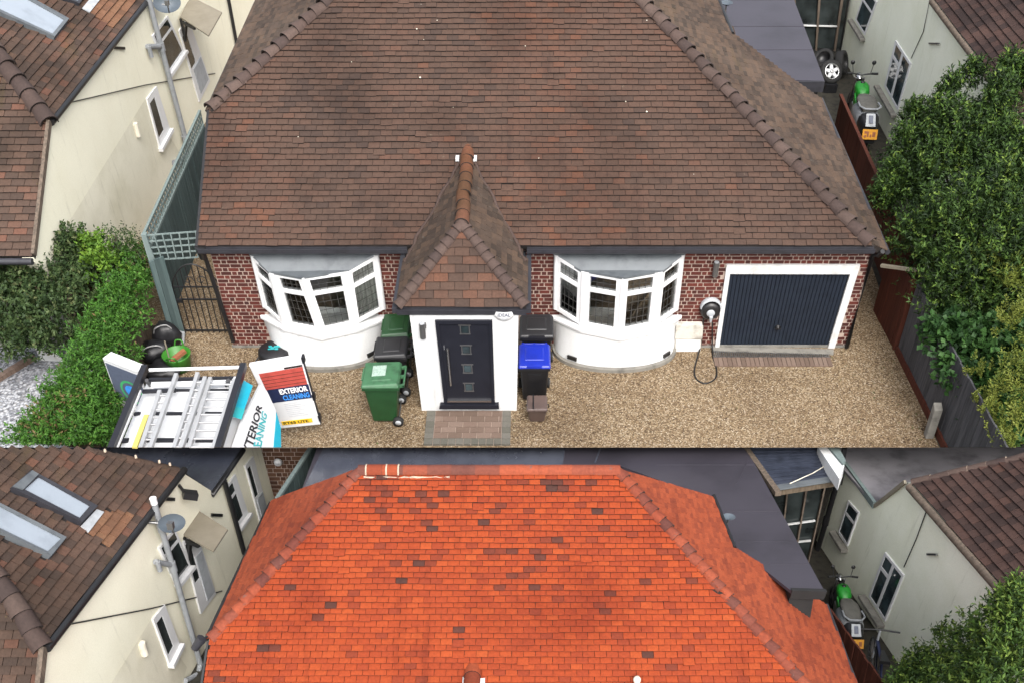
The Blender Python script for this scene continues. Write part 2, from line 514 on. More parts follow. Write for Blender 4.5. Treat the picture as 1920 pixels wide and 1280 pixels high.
M['wood_board'] = wood('wood_board', (.30, .265, .20), (.38, .34, .265), (2, 2, 2))
M['wood_old'] = wood('wood_old', (.06, .05, .04), (.17, .13, .10))
M['felt_purple'] = plain('felt_purple', (.066, .060, .078), .5, .14, 1.1, bmp=.15, bscale=12)
M['felt_wet'] = plain('felt_wet', (.10, .105, .125), .30, .28, 1.0, col2=(.06, .065, .085), bmp=.1, bscale=6)
m_, t_m, b_m = mk('felt_wet')
M['felt_wet'] = m_
_f = noise(t_m, pos(t_m, (1, .5, 1)), 1.4, 5, .6)
t_m.links.new(ramp(t_m, _f, [(.35, (.042, .047, .066)), (.6, (.080, .088, .112))]), b_m.inputs['Base Color'])
t_m.links.new(ramp(t_m, _f, [(.42, (.45, .45, .45)), (.58, (.10, .10, .10))]), b_m.inputs['Roughness'])
bump(t_m, b_m, noise(t_m, pos(t_m, (1, 3, 1)), 3.5, 4, .6), .25, .02)
M['felt_grey'] = plain('felt_grey', (.30, .29, .31), .5, .3, 1.6, col2=(.13, .125, .14), bmp=.2, bscale=14)
M['slate_blue'] = plain('slate_blue', (.055, .065, .095), .30, .2, 5)
def leaf_mat(name, pal, rough=.6):
    m, t, b = mk(name)
    a = N(t, 'ShaderNodeAttribute', attribute_name='tint')
    c = ramp(t, a.outputs['Fac'], [(q, al(name, c_)) for q, c_ in pal])
    t.links.new(c, b.inputs['Base Color']); b.inputs['Roughness'].default_value = rough
    b.inputs['Specular IOR Level'].default_value = .25
    return m
M['leaf_bay'] = leaf_mat('leaf_bay', [(0, (.008, .020, .005)), (.4, (.028, .060, .011)), (.7, (.055, .110, .018)), (.88, (.10, .17, .025)), (1, (.16, .23, .04))])
M['leaf_ivy'] = leaf_mat('leaf_ivy', [(0, (.016, .05, .012)), (.6, (.04, .105, .022)), (1, (.065, .15, .035))])
M['leaf_conifer'] = leaf_mat('leaf_conifer', [(0, (.05, .085, .012)), (.5, (.12, .155, .022)), (1, (.22, .25, .045))])
M['leaf_hedge'] = leaf_mat('leaf_hedge', [(0, (.018, .055, .008)), (.5, (.045, .13, .014)), (.9, (.075, .18, .022)), (1, (.16, .10, .05))])
M['leaf_shrub'] = leaf_mat('leaf_shrub', [(0, (.022, .045, .014)), (.5, (.05, .088, .026)), (.85, (.08, .12, .04)), (1, (.13, .15, .06))])
M['leaf_lime'] = leaf_mat('leaf_lime', [(0, (.05, .12, .012)), (.5, (.10, .20, .018)), (1, (.17, .28, .03))])
M['bark'] = plain('bark', (.07, .055, .04), .95, .3, 10)
def plastic(name, col, rough=.42): return plain(name, col, rough, .10, 3.5)
M['bin_green'] = plastic('bin_green', (.018, .085, .026)); M['bin_green_pale'] = plain('bin_green_pale', (.050, .150, .070), .5, .2, 7)
M['bin_black'] = plastic('bin_black', (.014, .014, .016)); M['bin_blue'] = plastic('bin_blue', (.012, .035, .48), .35)
M['bin_grey'] = plastic('bin_grey', (.030, .030, .033)); M['caddy_brown'] = plastic('caddy_brown', (.135, .092, .080), .5)
M['trug_green'] = plastic('trug_green', (.06, .30, .03)); M['sticker'] = plain('sticker', (.30, .40, .34), .6, .2, 30)
M['bag_black'] = plain('bag_black', (.012, .012, .014), .45, .3, 9, bmp=.5, bscale=9)
M['bag_canvas'] = plain('bag_canvas', (.30, .30, .30), .8, .2, 9)
M['rubber'] = plain('rubber', (.012, .012, .012), .8)
M['van_white'] = plain('van_white', (.72, .73, .74), .25, .02, 3)
M['van_cyan'] = plain('van_cyan', (.02, .40, .55), .3, .04); M['van_teal'] = plain('van_teal', (.04, .42, .45), .3, .04)
M['van_black'] = plain('van_black', (.014, .014, .020), .4)
M['alu'] = plain('alu', (.62, .63, .64), .35, .06, metal=.3)
M['yellow'] = plain('yellow', (.78, .68, .18), .5, .06); M['plate_yellow'] = plain('plate_yellow', (.72, .46, .02), .5, .03)
M['plate_orange'] = plain('plate_orange', (.75, .34, .02), .5, .08)
M['print_navy'] = plain('print_navy', (.014, .020, .060), .4); M['print_red'] = plain('print_red', (.52, .085, .065), .45, .1, 9)
M['print_blue'] = plain('print_blue', (.05, .26, .70), .45); M['print_white'] = plain('print_white', (.82, .82, .82), .4, .01)
M['print_black'] = plain('print_black', (.012, .012, .015), .5); M['print_grey'] = plain('print_grey', (.40, .42, .45), .5)
M['print_green'] = plain('print_green', (.05, .33, .12), .5); M['print_slate'] = plain('print_slate', (.08, .095, .14), .5, .1, 20)
M['dish'] = plain('dish', (.13, .16, .19), .45, .1, 4); M['bike_green'] = plain('bike_green', (.02, .36, .03), .45, .2, 12)
M['terracotta'] = plain('terracotta', (.42, .15, .07), .8); M['off_white'] = plain('off_white', (.62, .58, .48), .6)
M['seat_grey'] = plain('seat_grey', (.13, .125, .11), .6, .2, 8)
M['cable'] = plain('cable', (.01, .01, .01), .5)

# ------------------------------------------------------------------ generators
class Pl:
    """a plane with axes s (along the eave), t (up the slope), n (outward)"""
    def __init__(s, O, sdir, n):
        s.O = V(O); s.n = V(n).normalized()
        s.s = (V(sdir) - s.n * V(sdir).dot(s.n)).normalized()
        s.t = s.n.cross(s.s)
        if s.t.z < 0: s.t = -s.t
    def at(s, a, b, h=0): return s.O + s.s * a + s.t * b + s.n * h
    def st(s, p):
        d = V(p) - s.O
        return (d.dot(s.s), d.dot(s.t))
    def px(s, fr, u, v): return s.st(fr.pl(u, v, s.O, s.n))
    def P(s, fr, u, v): return fr.pl(u, v, s.O, s.n)
def plane3(p, q, r, toward):
    n = (V(q) - V(p)).cross(V(r) - V(p)).normalized()
    if n.dot(V(toward) - V(p)) < 0: n = -n
    return n
def spans(poly, t):
    xs = []
    for i in range(len(poly)):
        (a, b), (c, d) = poly[i], poly[(i + 1) % len(poly)]
        if (b <= t < d) or (d <= t < b):
            xs.append(a + (c - a) * (t - b) / (d - b))
    xs.sort()
    return list(zip(xs[::2], xs[1::2]))
def inpoly(poly, s, t):
    return any(a <= s <= b for a, b in spans(poly, t))
def basis(pl, org):
    return Matrix(((pl.s.x, pl.t.x, pl.n.x, org.x), (pl.s.y, pl.t.y, pl.n.y, org.y), (pl.s.z, pl.t.z, pl.n.z, org.z), (0, 0, 0, 1)))
TILE_F = [(4, 5, 6, 7), (0, 1, 5, 4), (0, 4, 7, 3), (1, 2, 6, 5)]
def tile_verts(x0, x1, L, h):
    return [V((x0, 0, .40 * h)), V((x1, 0, .40 * h)), V((x1, L, -.1 * h)), V((x0, L, -.1 * h)),
            V((x0, 0, h)), V((x1, 0, h)), V((x1, L, .12 * h)), V((x0, L, .12 * h))]
def tiles(roof, fr, pl, poly, gauge, width, mats, parts=300, h=.034, seed=1, name='roof_tile', holes=(), jit=1.0, tintf=None, vis=True, t0=None, gap=.008, maxdrop=0.02):
    """courses of tiles over poly (plane coordinates): the nearest ones objects of their own, the rest one part"""
    r = random.Random(seed)
    th = XF[roof.name]
    tmin, tmax = min(p[1] for p in poly), max(p[1] for p in poly)
    s_lo = min(p[0] for p in poly)
    k = 0
    full, rest = [], []
    tt = tmin if t0 is None else t0
    tvar = [(i + .5) / 14 for i in range(14)]
    while tt < tmax:
        off = (k % 2) * width * .5 + r.uniform(-.04, .04) * width
        mid = tt + gauge * .5
        ph = [r.uniform(0, 6.28) for _ in range(2)]
        for (a, b) in spans(poly, mid):
            i0 = math.floor((a - s_lo - off) / width)
            x = s_lo + off + i0 * width
            while x < b:
                xa, xb = max(x, a), min(x + width, b)
                if xb - xa > .02 and not any(inpoly(hp, (xa + xb) / 2, mid) for hp in holes):
                    wav = .004 * math.sin(x * 1.3 + ph[0]) + .003 * math.sin(x * 3.1 + ph[1])
                    dz = r.gauss(0, .0022) * jit
                    dr = r.gauss(0, .007) * jit
                    if r.random() < maxdrop: dr += r.choice((-1, 1)) * r.uniform(.015, .04); wav -= r.uniform(0, .02)
                    tint = r.random() if tintf is None else tintf(xa, mid, r)
                    e = (xa, xb, tt + wav * jit, dz, dr, tint, xb - xa > width * .985)
                    (full if e[6] else rest).append(e)
                x += width
        tt += gauge; k += 1
    def score(e):
        u, v, wv = fr.proj(pl.at((e[0] + e[1]) / 2, e[2] + gauge / 2))
        ins = 0 < u < 1920 and (0 < v < 834 if fr is A else 842 < v < 1280)
        return (not ins, wv)
    full.sort(key=score)
    ind, more = full[:parts], full[parts:]
    L = gauge * 1.32
    meshes = []
    for tv in tvar:
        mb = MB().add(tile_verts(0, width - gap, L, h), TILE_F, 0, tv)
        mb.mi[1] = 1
        me = mb.mesh(name); setmats(me, mats)
        meshes.append(me)
    for e in ind:
        me = meshes[min(13, int(e[5] * 14))]
        o = bpy.data.objects.new(name, me); COL.objects.link(o)
        o.parent = roof; XF[o.name] = th
        m = basis(pl, pl.at(e[0] + gap / 2, e[2], e[3])) @ Matrix.Rotation(e[4], 4, 'Z')
        o.matrix_local = th.xf @ m
    mb = MB()
    for e in more + rest:
        m = basis(pl, pl.at(e[0] + gap / 2, e[2], e[3])) @ Matrix.Rotation(e[4], 4, 'Z')
        vs = [m @ p for p in tile_verts(0, e[1] - e[0] - gap, L, h)]
        b = len(mb.f)
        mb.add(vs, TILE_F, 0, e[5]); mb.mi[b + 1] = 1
    if mb.f: part(roof, 'tile_field', mb, mats, kind='stuff')
def cap_mesh(L, r0, r1, n=8, arc=math.pi * 1.05, flat=1.0, drop=0.0):
    """half round cap tile along +X: wide end at 0"""
    mb = MB()
    vs = []
    for (x, r, z) in ((0, r0, 0), (L, r1, -drop)):
        for rr in (r, r - .022):
            for k in range(n + 1):
                q = math.pi / 2 - arc / 2 + arc * k / n
                vs.append(V((x, rr * math.cos(q), rr * math.sin(q) * flat + z)))
    m = n + 1
    fs = []
    for k in range(n):
        fs.append((k, k + 1, 2 * m + k + 1, 2 * m + k))
        fs.append((k, m + k, m + k + 1, k + 1))
    mb.add(vs, fs[0::2], 0, .5, True); mb.add(vs, fs[1::2], 1, .5)
    return mb
def caps(roof, P0, P1, up, spacing, r0, r1, mats, name='hip_tile', seed=3, L=None, lift=0, flat=1.0, tilt=0.0, jit=1, vary=True, n_var=8):
    th = XF[roof.name]
    r = random.Random(seed)
    P0, P1 = V(P0), V(P1)
    d = P1 - P0
    n = max(1, round(d.length / spacing)); sp = d.length / n
    x = d.normalized(); y = V(up).cross(x).normalized(); z = x.cross(y)
    ms = []
    for i in range(n_var):
        mb = cap_mesh((L or sp * 1.25), r0, r1, flat=flat)
        mb.t = [(i + .5) / n_var] * len(mb.t)
        me = mb.mesh(name); setmats(me, mats); ms.append(me)
    out = []
    for i in range(n):
        p = P0 + d * (i / n) + z * lift
        m = Matrix(((x.x, y.x, z.x, p.x), (x.y, y.y, z.y, p.y), (x.z, y.z, z.z, p.z), (0, 0, 0, 1)))
        m = m @ Matrix.Rotation(r.gauss(0, .04) * jit, 4, 'Z') @ Matrix.Rotation(tilt + r.gauss(0, .02) * jit, 4, 'Y') @ Matrix.Rotation(r.gauss(0, .05) * jit, 4, 'X')
        o = bpy.data.objects.new(name, r.choice(ms)); COL.objects.link(o)
        o.parent = roof; XF[o.name] = th
        o.matrix_local = th.xf @ m
        out.append(o)
    return out
def bricks(wall, fr, pl, poly, mats, row=.0775, ls=.195, lh=.098, joint=.021, holes=(), seed=5, parts=300, proud=.012, budget=None):
    r = random.Random(seed); th = XF[wall.name]
    tmin, tmax = min(p[1] for p in poly), max(p[1] for p in poly); s_lo = min(p[0] for p in poly)
    full, rest = [], []
    t = tmin; k = 0
    while t < tmax - .02:
        mid = t + row / 2
        for (a, b) in spans(poly, mid):
            x = s_lo - ls + (k % 2) * (ls + lh) / 2 + r.uniform(-.01, .01)
            j = 0
            while x < b:
                l = ls if (j + (r.random() < .15)) % 2 == 0 else lh
                xa, xb = max(x, a), min(x + l, b)
                if xb - xa > .025 and not any(inpoly(hp, (xa + xb) / 2, mid) for hp in holes):
                    (full if xb - xa > l - .001 and l == ls else rest).append((xa, xb, t, r.gauss(0, .0015), r.random()))
                x += l; j += 1
        t += row; k += 1
    def score(e):
        u, v, wv = fr.proj(pl.at((e[0] + e[1]) / 2, e[2]))
        return wv
    full.sort(key=score)
    ind, rest = full[:parts], rest + full[parts:]
    def bv(L): return [V((0, 0, 0)), V((L, 0, 0)), V((L, row - joint, 0)), V((0, row - joint, 0)), V((0, 0, proud)), V((L, 0, proud)), V((L, row - joint, proud)), V((0, row - joint, proud))]
    BF = [(4, 5, 6, 7), (0, 1, 5, 4), (0, 4, 7, 3), (1, 2, 6, 5), (3, 7, 6, 2)]
    ms = []
    for i in range(10):
        me = MB().add(bv(ls - joint), BF, 0, (i + .5) / 10).mesh('brick'); setmats(me, mats); ms.append(me)
    for e in ind:
        o = bpy.data.objects.new('brick', ms[min(9, int(e[4] * 10))]); COL.objects.link(o)
        o.parent = wall; XF[o.name] = th
        o.matrix_local = th.xf @ basis(pl, pl.at(e[0] + joint / 2, e[2] + joint / 2, e[3]))
    mb = MB()
    for e in rest:
        m = basis(pl, pl.at(e[0] + joint / 2, e[2] + joint / 2, e[3]))
        mb.add([m @ p for p in bv(e[1] - e[0] - joint)], BF, 0, e[4])
    if mb.f: part(wall, 'brick_infill', mb, mats, kind='stuff')
def window(th, q, toward, panes, fmat, pmat, fw=.05, depth=.05, name='window', sill=None, bars=(), leads=None, pname='pane', rec=.0, back=.06, label=None):
    """frame over quad q (bl, br, tr, tl) with rectangular panes (u0,u1,v0,v1) each a glass piece"""
    n = qn(q, toward)
    mb = MB()
    us = sorted({0.0, 1.0} | {p[0] for p in panes} | {p[1] for p in panes}); vs = sorted({0.0, 1.0} | {p[2] for p in panes} | {p[3] for p in panes})
    for i in range(len(us) - 1):
        for j in range(len(vs) - 1):
            cu, cv = (us[i] + us[i + 1]) / 2, (vs[j] + vs[j + 1]) / 2
            if not any(p[0] < cu < p[1] and p[2] < cv < p[3] for p in panes):
                mb.qbar(q, us[i], us[i + 1], vs[j], vs[j + 1], n, -back, depth)
    f = part(th, name, mb, fmat, label=label)
    for p in panes:
        pb = MB().qbar(q, p[0] - .004, p[1] + .004, p[2] - .004, p[3] + .004, n, depth - .045 - rec, depth - .03 - rec)
        part(f, pname, pb, pmat)
    if leads:
        lb = MB()
        for (p, nu, nv) in leads:
            for k in range(1, nu):
                u = p[0] + (p[1] - p[0]) * k / nu
                lb.qbar(q, u - .005, u + .005, p[2], p[3], n, depth - .03, depth - .024)
            for k in range(1, nv):
                v = p[2] + (p[3] - p[2]) * k / nv
                lb.qbar(q, p[0], p[1], v - .0025, v + .0025, n, depth - .03, depth - .024)
        part(f, 'lead_strips', lb, M['lead_came'])
    if sill:
        part(f, 'sill', sill, fmat)
    return f, n
def quad_on(fr, pl, pts):
    return [fr.pl(u, v, pl.O, pl.n) for u, v in pts]

# ------------------------------------------------------------------ upper plot: ground
g = MB()
g.add([(-150, EDGE_Y, 0), (150, EDGE_Y, 0), (150, 300, 0), (-150, 300, 0)], [(0, 1, 2, 3)])
single('ground', None, None, g, M['gravel'], kind='structure')
def gpoly(pts, z, fr=A): return [fr.z(u, v, z) for u, v in pts]
def sheet(name, pts, z, mat, fr=A, th=.003):
    return single(name, None, None, MB().slab(gpoly(pts, z, fr), (0, 0, 1), th), mat, fr=fr, kind='structure')
sheet('stone_bed', [(-60, 838), (-60, 650), (150, 640), (235, 660), (150, 838)], .006, M['stones_white'])
sheet('alley_soil', [(1655, 560), (1500, 100), (1500, -60), (1990, -60), (1990, 838), (1762, 838), (1682, 660)], .006, M['soil'])
sheet('hedge_bed', [(235, 838), (150, 838), (250, 610), (330, 610), (300, 690)], .010, M['soil'])
sheet('neighbour_paving', [(-60, 655), (-60, 500), (120, 560), (130, 645)], .008, M['concrete'])

# ------------------------------------------------------------------ house with the weathered roof
WY = A.z(1000, 650).y                       # front wall plane
house = thing('bungalow', 'brick bungalow with weathered brown tiled roof, white bays and blue garage door', 'house', (0, WY, 0))
wp = Pl((0, WY, 0), (1, 0, 0), (0, -1, 0))
def wq(pts, y=WY): return [A.y(u, v, y) for u, v in pts]
EZ = A.y(1000, 466, WY).z                   # wall head
xl, xr = A.y(435, 640, WY).x, A.y(1588, 655, WY).x
BAYX = [(A.y(500, 600, WY).x + .06, A.y(716, 600, WY).x - .06), (A.y(1044, 600, WY).x + .06, A.y(1266, 600, WY).x - .06)]
wallb = MB()
xs_ = [xl] + [x for b_ in BAYX for x in b_] + [xr]
for i_ in range(0, 6, 2): wallb.box(xs_[i_], xs_[i_ + 1], WY, WY + .25, 0, EZ)
for b_ in BAYX: wallb.box(b_[0], b_[1], WY + .001, WY + .249, 0, .70)
x_side = WY + 2.5
wallb.box(xl, xl + .25, WY + .25, x_side, 0, EZ); wallb.box(xr - .25, xr, WY + .25, x_side, 0, EZ)
wall = part(house, 'wall', wallb, M['mortar'])
porch_y = A.z(880, 769).y
holes = []
gq = wq([(1341, 656), (1562, 660), (1612, 495), (1362, 495)])
holes.append([wp.st(p) for p in gq])
bay_h = [[(518, 700), (706, 700), (697, 468), (486, 468)], [(1053, 700), (1250, 700), (1262, 468), (1062, 468)]]
holes += [[wp.st(A.y(u, v, WY)) for u, v in h] for h in bay_h]
holes.append([wp.st(A.y(u, v, WY)) for u, v in [(775, 700), (985, 700), (985, 470), (765, 470)]])
bricks(wall, A, wp, [(xl, .0), (xr, .0), (xr, EZ), (xl, EZ)], M['brick'], holes=holes, seed=11)
# white corner dressing at the side wall and plinth
part(house, 'plinth', MB().box(xl - .01, xr + .01, WY - .03, WY - .001, 0, .05), M['concrete'])

# --- main roof
ALPHA = rad(27)
ey = WY - .22
fr_pl = Pl((0, ey, A.y(1000, 462, ey).z), (1, 0, 0), (0, -math.sin(ALPHA), math.cos(ALPHA)))
def FP(u, v): return fr_pl.P(A, u, v)
fpx = [(371, 462), (1640, 462), (1616, 440), (1200, 0), (1155, -50), (670, -50), (620, 0), (393, 205)]
fpts = [FP(*p) for p in fpx]
rb = MB().slab(fpts, fr_pl.n, .10)
roof = part(house, 'roof', rb, M['roof_felt'])
poly = [fr_pl.st(p) for p in fpts]
c0 = V((0, 0, CAM_H))
g_row = .93 * abs(fr_pl.px(A, 1000, 441)[1] - fr_pl.px(A, 1000, 453.6)[1])
def tint_streak(s, t, r, base=0.5):
    # broad runs of lighter, redder courses as on the weathered slope
    f = .5 + .22 * math.sin(s * .9 + 1.2) + .12 * math.sin(s * 2.3 + t * .4) + .06 * math.sin(t * 1.7)
    return min(.999, max(0, f * .75 + r.gauss(.08, .17)))
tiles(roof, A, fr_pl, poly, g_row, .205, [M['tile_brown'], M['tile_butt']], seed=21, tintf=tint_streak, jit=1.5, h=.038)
bmk = MB(); rbm = random.Random(77)
for u_, v_ in [(782, 58), (790, 12), (820, 42), (795, 78), (788, 149), (1173, 194), (1212, 213), (1212, 42), (850, 205), (660, 120), (1010, 300), (560, 260), (1300, 330), (985, 90)]:
    c = FP(u_, v_) + fr_pl.n * .046; rr_ = rbm.uniform(.006, .018)
    bmk.add([c + (fr_pl.s * math.cos(a) + fr_pl.t * math.sin(a)) * rr_ * rbm.uniform(.6, 1.2) for a in [k * 2 * math.pi / 7 for k in range(7)]], [tuple(range(7))])
part(roof, 'bird_droppings', bmk, M['off_white'], kind='stuff')
# right side slope
zE = fr_pl.O.z
hipR0, hipR1 = FP(1632, 458), FP(1155, -50)
sp_n = plane3(hipR0, hipR1, A.z(1540, 184, zE), c0 + V((10, 0, 10)))
eR2 = A.z(1538, 184, zE)
sr_pl = Pl(hipR0, eR2 - A.z(1662, 470, zE), sp_n)
eR = sr_pl.P(A, 1662, 470)
spx = [(1662, 471), (1538, 186), (1478, 144), (1377, 66), (1345, 0), (1330, -50), (1155, -50), (1632, 458)]
spts = [sr_pl.P(A, *p) for p in spx]
part(house, 'side_roof', MB().slab(spts, sr_pl.n, .10), M['roof_felt'])
roofR = bpy.data.objects['side_roof'] if 'side_roof' in bpy.data.objects else None
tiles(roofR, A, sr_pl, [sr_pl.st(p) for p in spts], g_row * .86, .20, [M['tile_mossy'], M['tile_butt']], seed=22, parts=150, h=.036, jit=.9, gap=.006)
# left side slope
hipL0, hipL1 = FP(393, 206), FP(670, -50)
zL = hipL0.z
n_l = plane3(hipL0, hipL1, A.z(487, -5, zL), c0 + V((-12, 0, 10)))
eL = A.z(391, 203, zL); eL2 = A.z(500, -40, zL)
sl_pl = Pl(hipL0, eL2 - eL, n_l)
lpts = [sl_pl.P(A, *p) for p in [(390, 205), (482, 0), (506, -50), (670, -50), (395, 208)]]
roofL = part(house, 'side_roof', MB().slab(lpts, sl_pl.n, .10), M['roof_felt'])
tiles(roofL, A, sl_pl, [sl_pl.st(p) for p in lpts], g_row * .86, .20, [M['tile_mossy'], M['tile_butt']], seed=23, parts=100, h=.036, jit=.9, gap=.006)
upR = (fr_pl.n + sr_pl.n).normalized(); upL = (fr_pl.n + sl_pl.n).normalized()
caps(roof, hipR0, hipR1, upR, .25, .150, .105, [M['hip_grey'], M['hip_end']], seed=31, lift=.02, tilt=.12, flat=.75, L=.36, jit=1.6)
caps(roof, hipL0, hipL1, upL, .25, .150, .105, [M['hip_grey'], M['hip_end']], seed=32, lift=.02, tilt=.12, flat=.75, L=.36, jit=1.6)
# verge boards and gutters
vb = MB().bar(FP(371, 461) + V((-.02, 0, -.05)), FP(393, 206) + V((-.02, 0, -.05)), .05, .12)
part(house, 'verge_board', vb, M['black_pvc'])
gt = MB()
gl, gr = FP(371, 462), FP(1640, 462)
def gutter_run(mb, p, q, r=.055):
    p, q = V(p), V(q)
    d = (q - p).normalized(); o = d.cross(V((0, 0, 1))).normalized()
    if o.y > 0: o = -o
    prof = [(-.5, .35), (-.42, -.4), (0, -.75), (.42, -.4), (.5, .35), (.38, .35), (.3, -.3), (0, -.55), (-.3, -.3), (-.38, .35)]
    a = [p + o * (x * 2 * r) + V((0, 0, y * 2 * r)) for x, y in prof]
    b = [q + o * (x * 2 * r) + V((0, 0, y * 2 * r)) for x, y in prof]
    mb.hexa(a, b)
px_l, px_r = FP(763, 462), FP(988, 462)
off = V((0, -.035, -.05))
gutter_run(gt, gl + off, px_l + off); gutter_run(gt, px_r + off, gr + off)
part(house, 'gutter', gt, M['gutter'])
part(house, 'side_gutter', MB().tube([eR + V((.03, 0, -.04)), eR2 + V((.03, 0, -.04))], .05, 6), M['gutter'])
part(house, 'side_gutter', MB().tube([eL + V((-.03, 0, -.05)), eL2 + V((-.03, 0, -.05))], .045, 6), M['black_pvc'])
part(house, 'side_gutter', MB().tube([sr_pl.P(A, 1373, 66) + V((0, 0, .02)), sr_pl.P(A, 1343, -8) + V((0, 0, .02))], .05, 6), M['black_pvc'])
# downpipes
part(house, 'downpipe', MB().tube([A.y(378, 466, WY - .2), A.y(383, 480, WY - .12), A.y(388, 492, WY - .06), A.y(437, 640, WY - .06)], .04, 8), M['black_pvc'])
part(house, 'gutter_outlet', MB().tube([A.y(376, 463, WY - .22), A.y(381, 484, WY - .14)], [.10, .06], 8), M['black_pvc'])
dpx = A.y(1637, 478, WY - .05)
part(house, 'downpipe', MB().tube([A.y(1655, 472, WY - .2), A.y(1646, 480, WY - .1), dpx, A.y(1588, 650, WY - .05), A.y(1583, 662, WY - .06), A.y(1563, 667, WY - .12)], .042, 8), M['black_pvc'])

# --- garage door
gf = wq([(1339, 657), (1560, 662), (1612, 495), (1362, 495)])
nY = V((0, -1, 0))
gm = MB()
gm.qbar(gf, 0, .035, 0, 1, nY, 0, .05); gm.qbar(gf, .945, 1, 0, 1, nY, 0, .05); gm.qbar(gf, .035, .945, .905, 1, nY, 0, .05)
gar = part(house, 'garage_door_frame', gm, M['white_worn'])
gd = MB()
gd.qbar(gf, .035, .945, .03, .905, nY, -.04, .0)
garp = part(house, 'garage_door', gd, M['garage_blue'])
for k in range(30):
    a = .037 + k * (.906 / 30)
    part(garp, 'door_rib', MB().qbar(gf, a, a + .906 / 30 * .86, .035, .9, nY, .0, .004), M['garage_blue'])
hp = bil(gf, .49, .30)
part(garp, 'handle', MB().lathe(hp + V((0, -.03, 0)), [(.05, .02), (.05, 0), (.02, -.01), (.02, -.04), (.0, -.04)], 12, 'Y').bar(hp + V((-.05, -.07, 0)), hp + V((.05, -.07, 0)), .02, .025), M['black_pvc'])
part(house, 'threshold', MB().slab([A.z(1337, 657, .03), A.z(1563, 663, .03), A.z(1563, 654, .03), A.z(1337, 650, .03)], (0, 0, 1), .03), M['concrete'])

# --- porch
py = porch_y
pq = [A.y(u, v, py) for u, v in [(791, 769), (969, 769), (972, 580), (767, 580)]]
PX0, PX1 = pq[0].x, pq[1].x
PX0 = (pq[0].x + pq[3].x) / 2; PX1 = (pq[1].x + pq[2].x) / 2
PZ = (pq[2].z + pq[3].z) / 2 - .02
pb_ = MB()
pw = [V((pq[0].x, py, 0)), V((pq[1].x, py, 0)), V((pq[2].x, py, PZ - .07)), V((pq[3].x, py, PZ - .07))]
pb_.hexa([p for p in pw], [p + V((0, WY - py, 0)) for p in pw])
porch = part(house, 'porch', pb_, M['white_render'])
def pu(u, v): return A.y(u, v, py)
dq = [pu(833, 752), pu(928, 752), pu(923, 599), pu(816, 599)]
dm = MB()
for b in ((0, .055, 0, 1), (.945, 1, 0, 1), (.055, .945, .965, 1), (.055, .945, 0, .02)): dm.qbar(dq, *b, nY, 0, .05)
fd = part(house, 'front_door_frame', dm, M['door_blue'])
door = part(house, 'front_door', MB().qbar(dq, .055, .945, .02, .965, nY, .0, .022), M['door_blue'])
for cv in (.895, .66, .43, .20):
    iq = [bil(dq, .40, cv - .055), bil(dq, .62, cv - .055), bil(dq, .62, cv + .055), bil(dq, .40, cv + .055)]
    fm = MB()
    for b in ((0, 1, .9, 1), (.06, .94, -.02, .08)): fm.qbar(iq, *b, nY, .022, .032)
    fm.qbar(iq, .10, .18, .08, .9, nY, .022, .03); fm.qbar(iq, .82, .9, .08, .9, nY, .022, .03)
    part(door, 'glazing_trim', fm, M['steel'])
    part(door, 'glazing_panel', MB().qbar(iq, .22, .78, .12, .8, nY, .022, .027), M['glass_blue'])
hm = MB().tube([bil(dq, .175, .70) + nY * .09, bil(dq, .175, .25) + nY * .09], .018, 10)
for vv in (.66, .29): hm.tube([bil(dq, .175, vv) + nY * .02, bil(dq, .175, vv) + nY * .09], .012, 6)
part(door, 'handle', hm, M['chrome'])
part(door, 'lock', MB().qbar(dq, .10, .125, .66, .71, nY, .022, .035), M['chrome'])
part(door, 'weather_bar', MB().qbar(dq, .07, .93, .02, .035, nY, .02, .06), M['chrome'])
tq = [pu(824, 760), pu(936, 760), pu(935, 753), pu(826, 753)]
part(house, 'door_sill', MB().qbar(tq, 0, 1, 0, 1, nY, 0, .09), M['door_blue'])
# porch roof
mp_top = FP(876, 286)
zr = mp_top.z
rA = A.z(867, 416, zr); rB = A.z(876, 284, zr)
zpe = PZ + .03
eFL, eFR = A.z(745, 575, zpe), A.z(984, 577, zpe)
eFL.y = eFR.y = (eFL.y + eFR.y) / 2
eBL, eBR = A.z(762, 456, zpe), A.z(989, 456, zpe)
eBL = V((A.y(759, 470, WY - .2).x, WY + .0, zpe)); eBR = V((A.y(990, 470, WY - .2).x, WY + .0, zpe))
xrg = (rA.x + rB.x) / 2; rA.x = rB.x = xrg
eLx, eRx = (eFL.x + eBL.x) / 2, (eFR.x + eBR.x) / 2
eFL.x = eBL.x = eLx; eFR.x = eBR.x = eRx
rB2 = V((xrg, rB.y + .35, zr))
front_n = plane3(eFL, eFR, rA, c0)
pfp = Pl(eFL, (1, 0, 0), front_n)
ppts = [eFL, eFR, rA]
pr = part(house, 'porch_roof', MB().slab(ppts, front_n, .05), M['roof_felt'])
tiles(pr, A, pfp, [pfp.st(p) for p in ppts], .135, .235, [M['tile_brown'], M['tile_butt']], seed=41, h=.035)
